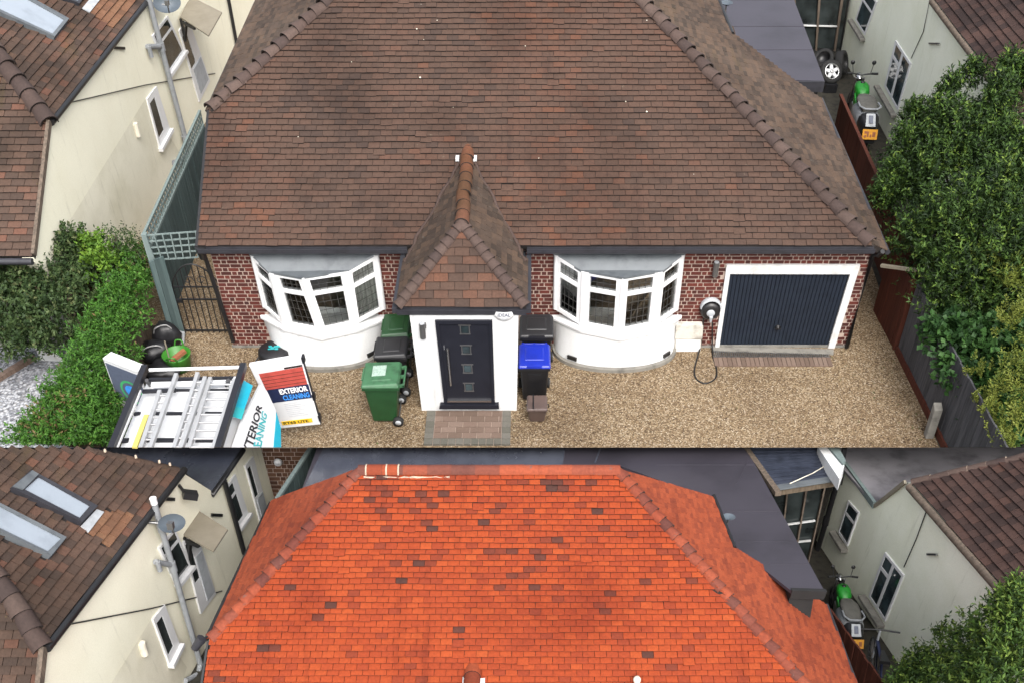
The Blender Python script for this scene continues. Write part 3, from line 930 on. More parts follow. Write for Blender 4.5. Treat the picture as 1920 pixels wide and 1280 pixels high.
for (e1, e2, sgn, sd_) in ((eFL, V((eLx, rB.y + .5, zpe)), -1, 42), (eFR, V((eRx, rB.y + .5, zpe)), 1, 43)):
    nn = plane3(e1, e2, rA, c0 + V((sgn * 8, 0, 12)))
    pl_ = Pl(e1, e2 - e1, nn)
    # clip at the valley with the main slope
    def mainz(p): return (fr_pl.O - V(p)).dot(fr_pl.n)
    val_hi = rB
    # valley foot: where the eave line meets the main slope
    tpar = (fr_pl.O - e1).dot(fr_pl.n) / ((e2 - e1).dot(fr_pl.n))
    foot = e1 + (e2 - e1) * tpar
    pts_ = [e1, foot + (e2 - e1).normalized() * .03, rB + V((0, .03, 0)), rA]
    ro = part(house, 'porch_roof', MB().slab(pts_, nn, .05), M['roof_felt'])
    tiles(ro, A, pl_, [pl_.st(p) for p in pts_], .12, .165, [M['tile_mossy'], M['tile_butt']], seed=sd_, parts=150, h=.034, jit=1.0, gap=.006)
    caps(pr, e1 + V((0, 0, .02)), rA, (front_n + nn).normalized(), .15, .11, .08, [M['hip_grey'] if sgn > 0 else M['hip_grey'], M['tile_butt']], seed=sd_ + 5, tilt=.12, flat=.7, L=.22, lift=-.01)
rc = caps(pr, rA + V((0, -.05, 0)), rB2, (0, 0, 1), .31, .125, .105, [M['ridge_red'], M['tile_butt']], name='ridge_tile', seed=48, L=.40, lift=-.03)
part(pr, 'ridge_end', MB().lathe(rA + V((0, -.045, -.03)), [(0, 0), (.10, 0), (.10, .02)], 12, 'Y', a0=0, a1=math.pi), M['hip_grey'])
for u_, v_ in ((858, 302), (891, 302)):
    c = FP(u_, v_)
    part(pr, 'flashing_tab', MB().box(c.x - .03, c.x + .03, c.y - .08, c.y + .06, c.z + .03, c.z + .075), M['white_paint'])
ln = MB(); rr_ = random.Random(4)
for sgn, fx in ((-1, eLx), (1, eRx)):        # mortar and lead run along each valley
    tpar = None
    p0 = V((fx, 0, zpe)); p0.y = fr_pl.O.y + (fr_pl.O.z - zpe) * -1 / math.tan(ALPHA)
    a_, b_ = p0 + fr_pl.n * .05, rB + fr_pl.n * .05
    pts = [a_.lerp(b_, k / 14) + V((sgn * rr_.uniform(-.03, .03), rr_.uniform(-.02, .02), 0)) for k in range(15)]
    ln.tube(pts, [rr_.uniform(.018, .035) for _ in pts], 5)
part(pr, 'valley_mortar', ln, M['hip_grey'])
pg = MB(); o2 = V((0, 0, -.045))
gutter_run(pg, eFL + o2 + V((0, -.03, 0)), eFR + o2 + V((0, -.03, 0)), .062)
part(house, 'porch_gutter', pg, M['gutter'])
for e_, sg in ((eFL, -1), (eFR, 1)):
    part(house, 'porch_side_gutter', MB().bar(e_ + V((sg * .04, -.04, -.05)), V((e_.x + sg * .04, WY - .05, zpe - .05)), .08, .09), M['gutter'])
part(house, 'porch_soffit', MB().box(eLx + .02, eRx - .02, eFL.y + .03, WY - .02, zpe - .10, zpe - .06), M['gutter'])

# --- bay windows
def bay(px):
    ZS, zt = .72, None
    sill = [A.z(u, v, ZS) for u, v in px['sill']]
    base = [A.z(u, v, 0) for u, v in px['base']]
    # facets: foot on the sill a little inside its nose, head below the bay roof
    foot = [A.z(u, v, ZS + .02) for u, v in px['foot']]
    for k_ in (0, 4): foot[k_] = A.y(*px['foot'][k_], WY - .06); foot[k_].z = max(foot[k_].z, ZS - .04)
    for k_ in (0, 4): sill[k_] = A.y(*px['sill'][k_], WY - .06); sill[k_].z = ZS
    head = []
    ys = [p.y for p in foot]
    for (u, v), y_ in zip(px['head'], ys): head.append(A.y(u, v, y_))
    # curved apron wall
    n = 24
    def arc(l, r, yc, z, k):
        a = math.pi * k / n
        return V(((l + r) / 2 - math.cos(a) * (r - l) / 2, WY - math.sin(a) ** .8 * (WY - yc), z))
    l, r, yc = base[0].x, base[2].x, base[1].y
    mb = MB()
    lo, hi, pl0 = [], [], []
    for k in range(n + 1):
        lo.append(arc(l, r, yc, .0, k)); hi.append(None)
    pin_ = [p.copy() for p in sill]
    cs_ = V((sum(p.x for p in sill) / 5, WY, ZS))
    for p in pin_:
        q_ = (cs_ - p); q_.z = 0; p += q_.normalized() * .045; p.z = ZS - .03
    hi = []
    for k in range(n + 1):
        f = k / n * 4; i_ = min(3, int(f)); hi.append(pin_[i_].lerp(pin_[i_ + 1], f - i_))
    vs = lo + hi
    mb.add(vs, [(k, k + 1, n + 2 + k, n + 1 + k) for k in range(n)], 0, .5, True)
    b = part(house, 'bay_wall', mb, M['white_render'])
    pm = MB()
    plo = [arc(l - .05, r + .05, yc - .08, .0, k) for k in range(n + 1)]; phi = [p + V((0, 0, .07)) for p in plo]
    pin = [p + V((0, 0, .07)) for p in lo]
    pm.add(plo + phi + pin, [(k, k + 1, n + 2 + k, n + 1 + k) for k in range(n)] + [(n + 1 + k, n + 2 + k, 2 * n + 3 + k, 2 * n + 2 + k) for k in range(n)])
    part(b, 'plinth_course', pm, M['concrete'])
    for kk in (5, 19):
        p = arc(l, r, yc, .14, kk); q = arc(l, r, yc, .14, kk + 1.6)
        part(b, 'air_brick', MB().bar(p, q, .03, .075), M['black_pvc'])
    # sill
    sm = MB()
    backs = [V((sill[0].x, WY + .02, ZS)), V((sill[-1].x, WY + .02, ZS))]
    sp = sill + [backs[1], backs[0]]
    sm.slab(sp, (0, 0, 1), .055)
    part(b, 'bay_sill', sm, M['white_paint'], bevel=.008)
    for i in range(4):
        q = [foot[i], foot[i + 1], head[i + 1], head[i]]
        fl = px['facet'][i]
        panes = [(fl[0], fl[1], .07, .66), (fl[0], fl[1], .73, .94)]
        window(house, q, c0, panes, M['white_paint'], M['clear_glass'], depth=.045, back=.04, name='bay_window',
               leads=[(panes[0], 4, 4), (panes[1], 4, 2)])
    pi = MB()
    for i in range(5): pi.tube([foot[i] + V((0, -.01, 0)), head[i] + V((0, -.01, 0))], .05, 8)
    part(b, 'corner_post', pi, M['white_paint'])
    # lead roof with a slight fall
    zt = max(p.z for p in head) + .015
    rf = [p.copy() for p in head]
    c = V((sum(p.x for p in rf) / 5, WY, 0))
    out = []
    for p in rf:
        d = (p - c); d.z = 0
        q = p + d.normalized() * .06; q.z = p.z + .02
        out.append(q)
    bl_, br_ = A.y(*px['roofback'][0], WY - .01), A.y(*px['roofback'][1], WY - .01)
    ztop = max(bl_.z, br_.z, zt) + .0
    top = out + [V((br_.x, WY - .002, ztop)), V((bl_.x, WY - .002, ztop))]
    rm = MB()
    ctr = V((c.x, WY - .002, ztop))
    m = len(top)
    vs = top + [p - V((0, 0, .04)) for p in top]
    fs = [tuple(range(m))] + [(k, m + k, m + (k + 1) % m, (k + 1) % m) for k in range(m)] + [tuple(reversed(range(m, 2 * m)))]
    rm.add(vs, fs)
    part(b, 'bay_roof', rm, M['lead'])
    # room behind the glass
    im = MB()
    ir = [foot[0] + V((.08, .10, .02)), foot[1] + V((.05, .10, .02)), foot[2] + V((0, .12, .02)), foot[3] + V((-.05, .10, .02)), foot[4] + V((-.08, .10, .02)),
          V((foot[4].x - .1, WY + .1, ZS + .04)), V((foot[0].x + .1, WY + .1, ZS + .04))]
    im.slab(ir, (0, 0, 1), .03)
    part(b, 'window_board', im, M['interior_white'])
    rm2 = MB().box(foot[0].x, foot[4].x, WY + .9, WY + .95, 0.2, EZ)
    part(b, 'room_back', rm2, M['interior'])
    for k, s_ in ((0, 1), (4, -1)):
        cm = MB()
        a_ = foot[k] + V((s_ * .10, -.02, .05)); b_ = foot[k].lerp(foot[1 if k == 0 else 3], .75) + V((s_ * .08, .10, .05))
        hh = (head[k].z - foot[k].z) * .97
        seg = 12; vs = []
        for j in range(seg + 1):
            p = a_.lerp(b_, j / seg) + V((0, .025 * (j % 2), 0))
            vs += [p, p + V((0, 0, hh))]
        cm.add(vs, [(2 * j, 2 * j + 2, 2 * j + 3, 2 * j + 1) for j in range(seg)])
        part(b, 'curtain', cm, M['curtain'])
    return b
bay(dict(sill=[(484, 577), (530, 617), (602, 634), (672, 619), (732, 580)], base=[(513, 652), (640, 693), (716, 655)],
         foot=[(497, 574), (534, 606), (603, 619), (667, 605), (719, 578)], head=[(474, 478), (509, 510), (567, 519), (652, 507), (705, 477)],
         facet=[(.20, .86), (.26, .88), (.12, .82), (.12, .84)], roofback=[(462, 466), (718, 466)]))
bay(dict(sill=[(1030, 579), (1088, 620), (1163, 635), (1232, 621), (1280, 581)], base=[(1040, 655), (1152, 694), (1263, 655)],
         foot=[(1042, 578), (1090, 607), (1161, 621), (1227, 607), (1267, 580)], head=[(1044, 477), (1094, 507), (1168, 519), (1238, 508), (1279, 477)],
         facet=[(.18, .84), (.20, .86), (.12, .80), (.16, .82)], roofback=[(1034, 466), (1290, 466)]))

# ------------------------------------------------------------------ neighbours on both plots
def vplane(fr, a, b, z):
    """vertical wall plane through an eave seen at pixels a, b at height z"""
    p, q = fr.z(*a, z), fr.z(*b, z)
    n = (q - p).cross(V((0, 0, 1))).normalized()
    if n.dot(V((0, 0, fr.h)) - p) < 0: n = -n
    return p, q, n
def polytube(pts, r, n=8): return MB().tube(pts, r, n)
def left_neighbour(fr, d, label, upper):
    ze = d['ze']
    p, q, n = vplane(fr, d['eave'][0], d['eave'][1], ze)
    cp = V((0, 0, fr.h))
    along = (q - p).normalized()
    hs = thing('neighbour_house', label, 'house', V((p.x, p.y, 0)), fr)
    W_ = lambda u, v: fr.pl(u, v, p, n)
    wl = part(hs, 'wall', MB().slab([W_(*a) for a in d['wall']], n, .2), M['cream'])
    # lower dado of the render, a little duller and proud of the upper coat
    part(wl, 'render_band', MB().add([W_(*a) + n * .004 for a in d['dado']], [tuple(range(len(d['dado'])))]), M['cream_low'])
    # front slope and side slope meeting at the hip
    D = W_(*d['verge_low'])
    fn = plane3(p, D, p + V((1, 0, 0)), cp + V((0, -5, 10)))
    fpl = Pl(D, (1, 0, 0), fn)
    Hh = fpl.P(fr, *d['hip'])
    sn = plane3(p, q, Hh, cp + V((0, 0, 30)))
    spl = Pl(p, q - p, sn)
    over = n * .10
    spts = [spl.P(fr, *a) for a in d['side']]
    fpts_ = [fpl.P(fr, *a) for a in d['front']]
    rs = part(hs, 'roof', MB().slab(spts, sn, .10), M['roof_felt'])
    rf = part(hs, 'roof', MB().slab(fpts_, fn, .10), M['roof_felt'])
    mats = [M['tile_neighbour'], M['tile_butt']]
    sk = [[spl.st(spl.P(fr, *a)) for a in s_['outer']] for s_ in d['skylights']] + [[spl.st(spl.P(fr, *a)) for a in d['flash']]]
    patch = [spl.st(spl.P(fr, *a)) for a in d['patch']]
    sp_st = [spl.st(a) for a in spts]
    tiles(rs, fr, spl, sp_st, d['g1'], d['w1'], mats, seed=d['seed'], holes=sk + [patch], h=.042, maxdrop=.05)
    tiles(rs, fr, spl, patch, d['g1'], d['w1'], [M['tile_patch'], M['tile_butt']], seed=d['seed'] + 3, h=.044, parts=60, t0=math.floor((min(a[1] for a in patch) - min(a[1] for a in sp_st)) / d['g1']) * d['g1'] + min(a[1] for a in sp_st))
    tiles(rf, fr, fpl, [fpl.st(a) for a in fpts_], d['g2'], d['w2'], mats, seed=d['seed'] + 1, h=.042)
    hp0 = p.lerp(Hh, -.02); hp1 = p + (Hh - p) * 1.5
    caps(rs, hp0, hp1, (sn + fn).normalized(), .34 * d.get('k', 1), .17 * d.get('k', 1), .14 * d.get('k', 1), [M['hip_grey'], M['tile_butt']], seed=d['seed'] + 2, lift=-.03, tilt=.05)
    # eave and verge boards
    part(hs, 'eave_gutter', MB().tube([p + n * .04 + V((0, 0, -.03)), q + (q - p) * .02 + n * .04 + V((0, 0, -.03))], .055, 8), M['black_pvc'])
    part(hs, 'verge_board', MB().bar(p + n * .01, D + n * .01, .06, .10), M['wood_old'])
    if 'gut' in d:
        a, b = fpl.P(fr, *d['gut'][0]), fpl.P(fr, *d['gut'][1])
        part(hs, 'front_gutter', MB().tube([a + V((0, -.05, -.05)), b + V((0, -.05, -.05))], .06, 8), M['gutter'])
    if 'ridge' in d:
        a, b = [spl.P(fr, *x) for x in d['ridge']]
        caps(rs, b, a, sn, .24, .075, .07, [M['tile_neighbour'], M['mortar_pale']], name='ridge_tile', seed=9, lift=-.03)
        vv = MB()
        for u, v in ((190, 851), (248, 862), (292, 871), (312, 876)):
            c = spl.P(fr, u, v) + sn * .09
            vv.lathe(c, [(.0, .03), (.018, .02), (.02, -.02)], 6)
        part(rs, 'mortar_dabs', vv, M['mortar_pale'])
    # rooflights
    for s_ in d['skylights']:
        o = [spl.P(fr, *a) for a in s_['outer']]; gq_ = [spl.P(fr, *a) for a in s_['glass']]
        fm = MB()
        for i in range(4):
            j = (i + 1) % 4
            fm.hexa([o[i] - sn * .02, o[j] - sn * .02, gq_[j] - sn * .02, gq_[i] - sn * .02], [o[i] + sn * .09, o[j] + sn * .09, gq_[j] + sn * .08, gq_[i] + sn * .08])
        f = part(hs, 'rooflight', fm, M[s_['fm']])
        part(f, 'pane', MB().slab([a + sn * .06 for a in gq_], sn, .01), M['glass_sky'])
        part(f, 'lower_cover', MB().slab([a + sn * .02 for a in (o[1].lerp(gq_[1], -.25), o[2].lerp(gq_[2], -.25), gq_[2].lerp(o[2], .9), gq_[1].lerp(o[1], .9))], sn, .05), M['gutter'])
        if 'blind' in s_:
            part(f, 'top_cover', MB().slab([spl.P(fr, *a) + sn * .105 for a in s_['blind']], sn, .03), M['lead'])
    part(rs, 'flashing', MB().slab([spl.P(fr, *a) + sn * .045 for a in d['flash']], sn, .02), M['grey_paint'])
    # windows and doors in the wall
    for wd in d['windows']:
        qd = [W_(*a) for a in wd['q']]
        sb = None
        sl = MB().qbar([qd[0], qd[1], qd[2], qd[3]], -.05, 1.05, -.07, 0, n, 0, .10)
        window(hs, qd, cp, wd['panes'], M['white_paint'], M['glass_dark'], depth=.035, rec=-.024, sill=sl if wd.get('sill', 1) else None)
    for dd in d['doors']:
        qd = [W_(*a) for a in dd['q']]
        f, _ = window(hs, qd, cp, dd['panes'], M['white_paint'], M['glass_dark'], depth=.03, rec=-.022, name='side_door')
        if 'panel' in dd:
            part(f, 'door_panel', MB().qbar(qd, *dd['panel'], n, .03, .045), M['grey_paint'])
    # pipes
    L = lambda u, v, h=.10: W_(u, v) + n * h
    pm = MB()
    svp = d['svp']
    kk_ = d.get('k', 1)
    pm.tube([L(*svp[0]), L(*svp[1])], .058 * kk_, 10)
    pm.tube([L(*svp[1]), L(*svp[2], .08), L(*svp[3], .03)], .058 * kk_, 8)
    k0 = L(*svp[0]); k1 = L(*svp[1]); dr = (k1 - k0).normalized()
    for f_ in svp[4]: pm.tube([k0.lerp(k1, f_) - dr * .09, k0.lerp(k1, f_) + dr * .09], .078 * kk_, 10)
    sv = part(hs, 'soil_pipe', pm, M['grey_pipe'])
    if 'vent' in d: part(sv, 'vent_cap', MB().tube([k0 - dr * .02, k0 - dr * .12], .066 * kk_, 10), M['white_paint'])
    jb = W_(*d['branch'])
    part(sv, 'branch', MB().tube([k0.lerp(k1, d['bf']), jb + n * .05], .055 * kk_, 8).tube([jb + n * .08 - dr * .0, jb + n * .08 + dr * .22 * kk_], .05 * kk_, 8), M['grey_pipe'])
    part(hs, 'downpipe', MB().tube([L(u + 5, v + 2, .05) for u, v in (svp[0], svp[1])], .022, 6), M['black_pvc'])
    part(hs, 'downpipe', MB().tube([L(*a, .06) for a in d['black_pipe']], .045, 8), M['black_pvc'])
    cb = MB().tube([L(*a, .02) for a in d['wire']], .010, 4)
    part(hs, 'wall_cable', cb, M['cable'])
    a_, b_ = d['vent_lamp']
    part(hs, 'bulkhead_lamp', MB().tube([L(*a_, .03), L(*b_, .03)], [.055, .055], 8), M['off_white'])
    for k, (u, v) in enumerate(d.get('marks', [])):
        part(hs, 'wall_bracket', MB().bar(L(u, v, .01), L(u + 18, v + 1, .03), .03, .05), M['cable'])
    # door canopy board on a bracket
    zc = W_(*d['canopy'][0]).z
    cq = [fr.z(u, v, zc - .05) for u, v in d['canopy']]
    cn = thing('door_canopy', d['canopy_label'], 'canopy', V((cq[0].x, cq[0].y, 0)), fr)
    part(cn, 'board', MB().slab(cq, (0, 0, 1), .03), M['wood_board'])
    cm = (cq[2] + cq[3]) / 2
    part(cn, 'bracket', MB().bar(cq[3] + V((0, 0, -.04)), cq[3] + V((0, 0, -.55)), .07, .05).bar(cq[3].lerp(cq[2], .2) + V((0, 0, -.05)), cq[3] + V((.0, .0, -.5)), .05, .05).bar(cq[3].lerp(cq[2], .5) + V((0, 0, -.06)), cq[3].lerp(cq[2], .05) + V((0, 0, -.10)), .05, .05), M['cable'])
    # dish
    dc = fr.pl(*d['dish'], p + n * .34, n)
    dw = dc - n * .34
    dt = thing('satellite_dish', d['dish_label'], 'satellite dish', dc, fr)
    ax = V((.25, -.75, .62)).normalized()
    sx = ax.cross(V((0, 0, 1))).normalized(); sy = sx.cross(ax)
    mb = MB(); vs = []; ringn = 24; rd = d['dish_r']
    for k in range(4):
        rr = rd * k / 3
        for j in range(ringn):
            a = 2 * math.pi * j / ringn
            vs.append(dc + sx * rr * math.cos(a) + sy * rr * .72 * math.sin(a) - ax * (.12 * (1 - (k / 3) ** 2)))
    fs = [(k * ringn + j, k * ringn + (j + 1) % ringn, (k + 1) * ringn + (j + 1) % ringn, (k + 1) * ringn + j) for k in range(3) for j in range(ringn)]
    mb.add(vs, fs, 0, .5, True)
    part(dt, 'reflector', mb, M['dish'])
    part(dt, 'feed_arm', MB().tube([dc - sy * rd * .70, dc - sy * rd * .5 + ax * .38], .014, 6).box(*(lambda c: (c.x - .04, c.x + .04, c.y - .04, c.y + .04, c.z - .05, c.z + .05))(dc - sy * rd * .45 + ax * .38)), M['steel'])
    part(dt, 'wall_mount', MB().tube([dw, dc - ax * .13], .022, 6), M['steel'])
    return hs, p, q, n, W_

LA = dict(ze=3.6, eave=[(91, 228), (268, 5)], verge_low=(62, 478), hip=(0, 106), seed=61,
    wall=[(91, 228), (300, -36), (560, -36), (330, 530), (110, 530), (64, 492), (62, 478)],
    dado=[(272, 186), (283, 200), (345, 300), (310, 380), (240, 520), (80, 520), (122, 428)],
    side=[(91, 229), (300, -36), (-70, -36), (-70, 12), (0, 106)], front=[(91, 228), (0, 106), (-70, 12), (-70, 482), (62, 482)],
    gut=[(-70, 483), (61, 483)], g1=.128, w1=.21, g2=.128, w2=.23,
    skylights=[dict(outer=[(-60, 5), (100, 76), (127, 42), (-30, -45)], glass=[(-55, 0), (96, 70), (118, 43), (-28, -38)], fm='lead'),
               dict(outer=[(60, -22), (146, 14), (172, -18), (90, -60)], glass=[(66, -24), (143, 8), (162, -17), (90, -54)], fm='gutter')],
    flash=[(153, 19), (167, 27), (195, -8), (180, -14)], patch=[(168, 26), (206, 52), (262, -8), (240, -30), (196, -8)],
    windows=[dict(q=[(314, 139), (343, 96), (312, 30), (283, 68)], panes=[(.08, .92, .06, .68), (.08, .92, .74, .95)]),
             dict(q=[(297, 277), (316, 242), (291, 162), (273, 186)], panes=[(.10, .58, .16, .88)])],
    doors=[dict(q=[(372, 192), (392, 152), (350, 32), (334, 58)], panes=[(.08, .5, .45, .9)], panel=(.2, .9, .06, .42))],
    svp=[(268, -8), (347, 288), (341, 297), (322, 306), (.30, .9)], branch=(272, 88), bf=.30,
    black_pipe=[(420, -20), (426, 8), (440, 84)], wire=[(128, 193), (270, 160), (402, 138)], vent_lamp=((250, 231), (257, 256)), marks=[(213, 90)],
    canopy=[(356, -7), (416, 23), (391, 67), (338, 32)], canopy_label='square beige board canopy over the side door of the upper cream house',
    dish=(313, 6), dish_r=.29, dish_label='grey satellite dish beside the soil pipe on the upper cream wall')
left_neighbour(A, LA, 'cream rendered house with brown roof and rooflights, left of the weathered roof', True)

def right_neighbour(fr, d, label):
    ze = d['ze']
    p, q, n = vplane(fr, d['eave'][0], d['eave'][1], ze)
    cp = V((0, 0, fr.h))
    hs = thing('neighbour_house', label, 'house', V((p.x, p.y, 0)), fr)
    W_ = lambda u, v: fr.pl(u, v, p, n)
    L = lambda u, v, h=.05: W_(u, v) + n * h
    wl = part(hs, 'wall', MB().slab([W_(*a) for a in d['wall']], n, .2), M['pale_green'])
    up = V((0, 0, 1)); inn = -n
    t_ = (inn * math.cos(d['pitch']) + up * math.sin(d['pitch']))
    sn = t_.cross(q - p).normalized()
    if sn.z < 0: sn = -sn
    spl = Pl(p, q - p, sn)
    spts = [spl.P(fr, *a) for a in d['side']]
    rs = part(hs, 'roof', MB().slab(spts, sn, .10), M['roof_felt'])
    tiles(rs, fr, spl, [spl.st(a) for a in spts], d['g1'], d['w1'], [M['tile_dark'], M['tile_butt']], seed=d['seed'], h=.040)
    part(hs, 'eave_gutter', MB().tube([p + n * .05 + V((0, 0, -.04)), q + (q - p) * .6 + n * .05 + V((0, 0, -.04))], .06, 8), M['wood_old'])
    for wd in d['windows']:
        qd = [W_(*a) for a in wd['q']]
        sq = [W_(*a) for a in wd['sill']]
        sl = MB().bar(sq[0] + n * .06, sq[1] + n * .06, .14, .06)
        f, _ = window(hs, qd, cp, wd['panes'], M['white_paint'], M['glass_blue'], depth=.03, rec=-.022)
        part(f, 'sill', sl, M['concrete'])
    part(hs, 'wall_cable', MB().tube([L(*a, .02) for a in d['wire']], .010, 4), M['cable'])
    u, v = d['bracket']
    part(hs, 'wall_bracket', MB().bar(L(u, v, .02), L(u + 20, v, .04), .03, .03), M['steel'])
    return hs, p, q, n, W_, spl, rs
RA = dict(ze=3.5, eave=[(1752, 0), (1864, 148)], pitch=rad(36), seed=71,
    wall=[(1752, 0), (1864, 148), (1965, 281), (1965, 470), (1700, 330), (1574, 100), (1602, -36), (1725, -36)],
    side=[(1725, -36), (1965, 281), (1965, -36)], g1=.150, w1=.20,
    windows=[dict(q=[(1605, 38), (1623, 67), (1646, 4), (1626, -24)], panes=[(.08, .92, .05, .62), (.08, .92, .68, .95)], sill=[(1598, 38), (1622, 76)]),
             dict(q=[(1660, 162), (1685, 208), (1710, 120), (1681, 76)], panes=[(.08, .45, .05, .66), (.08, .45, .73, .95), (.55, .94, .05, .95)], sill=[(1648, 162), (1681, 219)])],
    wire=[(1746, -5), (1733, 60), (1710, 110)], bracket=(1744, 82))
hsR, pR, qR, nR, WR, _, _ = right_neighbour(A, RA, 'pale green rendered house with dark roof, upper right behind the bay tree')
# low flat roof beside the hipped roof, with its fascia and the garden room behind
FZ = 2.0
fe = thing('flat_roof_extension', 'grey felt flat roof extension beside the brown side slope', 'extension', A.z(1480, 150, 0), A)
fpts2 = [A.z(u, v, FZ) for u, v in [(1330, -50), (1470, -50), (1546, 152), (1300, 146)]]
part(fe, 'roof_deck', MB().slab(fpts2, (0, 0, 1), .06), M['felt_purple'])
sb = MB()
for v_ in (-2, 48, 92): sb.slab([A.z(u, v, FZ + .008) for u, v in [(1340, v_), (1490 + v_ * .36, v_), (1490 + v_ * .36, v_ + 1.6), (1340, v_ + 1.6)]], (0, 0, 1), .012)
part(fe, 'felt_lap', sb, M['felt_purple'])
wd_ = A.z(1546, 154, FZ)
xs = A.z(1300, 152, FZ).x
part(fe, 'fascia', MB().box(xs, wd_.x, wd_.y - .03, wd_.y, FZ - .22, FZ + .02), M['gutter'])
part(fe, 'wall', MB().box(xs, wd_.x - .1, wd_.y + .02, wd_.y + 6, 0, FZ - .06), M['rubber'])
def garden_room(fr, q, label, bars, rails, depth=3.0, side=True):
    """glazed timber front: q = bl, br, tr, tl in frame coordinates"""
    n = qn(q, V((0, 0, fr.h)))
    t = thing('garden_room', label, 'garden room', q[0].lerp(q[1], .5), fr)
    fm = MB()
    for a, b in bars: fm.qbar(q, a, b, 0, 1, n, -.02, .05)
    part(t, 'mullions', fm, M['wood_old'])
    rm = MB()
    for a, b, c, e in rails: rm.qbar(q, a, b, c, e, n, .0, .04)
    part(t, 'rails', rm, M['white_worn'])
    us = sorted([0] + [x for ab in bars for x in ab] + [1])
    part(t, 'pane', MB().qbar(q, 0, 1, .02, .98, n, -.06, -.03), M['glass_dark'])
    back = [p - n * depth for p in q]
    if side: part(t, 'side_wall', MB().hexa([q[1] + (q[1] - q[0]) * .005, back[1], back[2], q[2] + (q[1] - q[0]) * .005], [p + (q[1] - q[0]) * .03 for p in (q[1], back[1], back[2], q[2])]), M['black_pvc'])
    return t, n
gy = A.z(1535, 96, .05).y
gq_ = [A.y(u, v, gy) for u, v in [(1478, 92), (1574, 96), (1600, -60), (1470, -60)]]
garden_room(A, gq_, 'dark glazed garden room with thin frames beyond the flat roof', [(.12, .155), (.52, .555), (.88, .92)], [(.05, .9, .30, .315), (.05, .9, .66, .672)])
gb = MB()
for k in range(12):
    a = A.y(1505 + k * 6, 60 + k * .2, gy - .06); b = A.y(1503 + k * 5.6, 98, gy - .06)
    gb.bar(a, b, .10, .02, t=rng.random())

# ------------------------------------------------------------------ lower plot: the same street after cleaning
single('lower_ground', None, None, MB().add([(-4.6, -20, 0), (60, -20, 0), (60, 26, 0), (-4.6, 26, 0), (-4.6, -20, -4), (-4.6, 26, -4)], [(0, 1, 2, 3), (0, 3, 5, 4)]), M['soil'], fr=B, kind='structure')
single('lower_ground', None, None, MB().add([(-60, -20, 0), (0, -20, 0), (0, 26, 0), (-60, 26, 0)], [(0, 1, 2, 3)]), M['soil'], fr=BL, kind='structure')
ZR = 4.2
rp = B.z(915, 884, ZR)
AB = rad(43)
bp = Pl(rp, (1, 0, 0), (0, -math.sin(AB), math.cos(AB)))
def BP(u, v): return bp.P(B, u, v)
hb = thing('bungalow', 'bungalow with cleaned bright orange tiled roof below the gravel drive', 'house', V((rp.x, rp.y, 0)), B)
bpx = [(672, 882), (1160, 882), (1250, 984), (1350, 1106), (1484, 1240), (1520, 1300), (1560, 1350), (372, 1350), (381, 1290), (394, 1196)]
bpts = [BP(*a) for a in bpx]
rO = part(hb, 'roof', MB().slab(bpts, bp.n, .08), M['roof_felt'])
gB = abs(bp.px(B, 1000, 1000)[1] - bp.px(B, 1000, 1010.9)[1])
dark = [(715, 935, 42, 13, .85), (700, 900, 30, 8, .5), (800, 930, 30, 6, .5), (1030, 908, 90, 8, .45), (820, 985, 40, 10, .4), (960, 960, 60, 14, .35), (930, 1040, 90, 14, .38), (830, 1030, 50, 9, .3),
        (740, 1090, 40, 6, .5), (980, 1098, 70, 10, .35), (850, 1180, 10, 10, .95), (1100, 1130, 50, 25, .25), (1030, 1000, 60, 20, .3), (530, 1100, 10, 8, .95), (1190, 1085, 30, 20, .25),
        (560, 1180, 60, 10, .3), (460, 1210, 60, 8, .25), (1300, 1090, 30, 10, .2), (1000, 1000, 300, 60, .10), (420, 1262, 30, 12, .5), (960, 1075, 70, 14, .3), (1100, 985, 40, 10, .35)]
def tint_orange(s, t, r):
    u, v, _ = B.proj(bp.at(s, t))
    pd = .008
    for (a, b, c, d, k) in dark:
        if abs(u - a) < c and abs(v - b) < d: pd = max(pd, k)
    return r.uniform(0, .34) if r.random() < pd * .9 else min(.98, max(.25, r.gauss(.56, .13)))
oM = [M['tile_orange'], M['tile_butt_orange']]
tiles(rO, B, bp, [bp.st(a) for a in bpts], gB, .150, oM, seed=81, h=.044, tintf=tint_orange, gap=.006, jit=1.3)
# side slopes
hR0, hR1 = BP(1560, 1340), BP(1160, 882)
zEB = BP(1640, 1425).z
nR_ = plane3(hR0, hR1, B.z(1547, 1130, zEB), V((10, 0, 22)))
e1 = B.z(1640, 1380, zEB); e2 = B.z(1547, 1130, zEB)
rpl = Pl(hR0, e2 - e1, nR_)
e1 = rpl.P(B, 1640, 1380)
rpx = [(1648, 1380), (1604, 1280), (1547, 1132), (1480, 1090), (1377, 1026), (1336, 931), (1160, 879), (1250, 984), (1350, 1106), (1484, 1240), (1560, 1340)]
rpts = [rpl.P(B, *a) for a in rpx]
rR = part(hb, 'side_roof', MB().slab(rpts, nR_, .08), M['roof_felt'])
sM = [M['tile_orange_side'], M['tile_butt_orange']]
tiles(rR, B, rpl, [rpl.st(a) for a in rpts], gB * .8, .13, sM, seed=82, parts=150, h=.024, jit=.8, gap=.004)
hL0, hL1 = BP(394, 1197), BP(672, 882)
zLB = hL0.z
nL_ = plane3(hL0, hL1, B.z(510, 938, zLB), V((-10, 0, 22)))
l1 = B.z(391, 1192, zLB); l2 = B.z(510, 938, zLB)
lpl = Pl(hL0, l2 - l1, nL_)
lp_ = [lpl.P(B, *a) for a in [(391, 1194), (510, 938), (545, 924), (668, 880), (394, 1198)]]
rL = part(hb, 'side_roof', MB().slab(lp_, nL_, .08), M['roof_felt'])
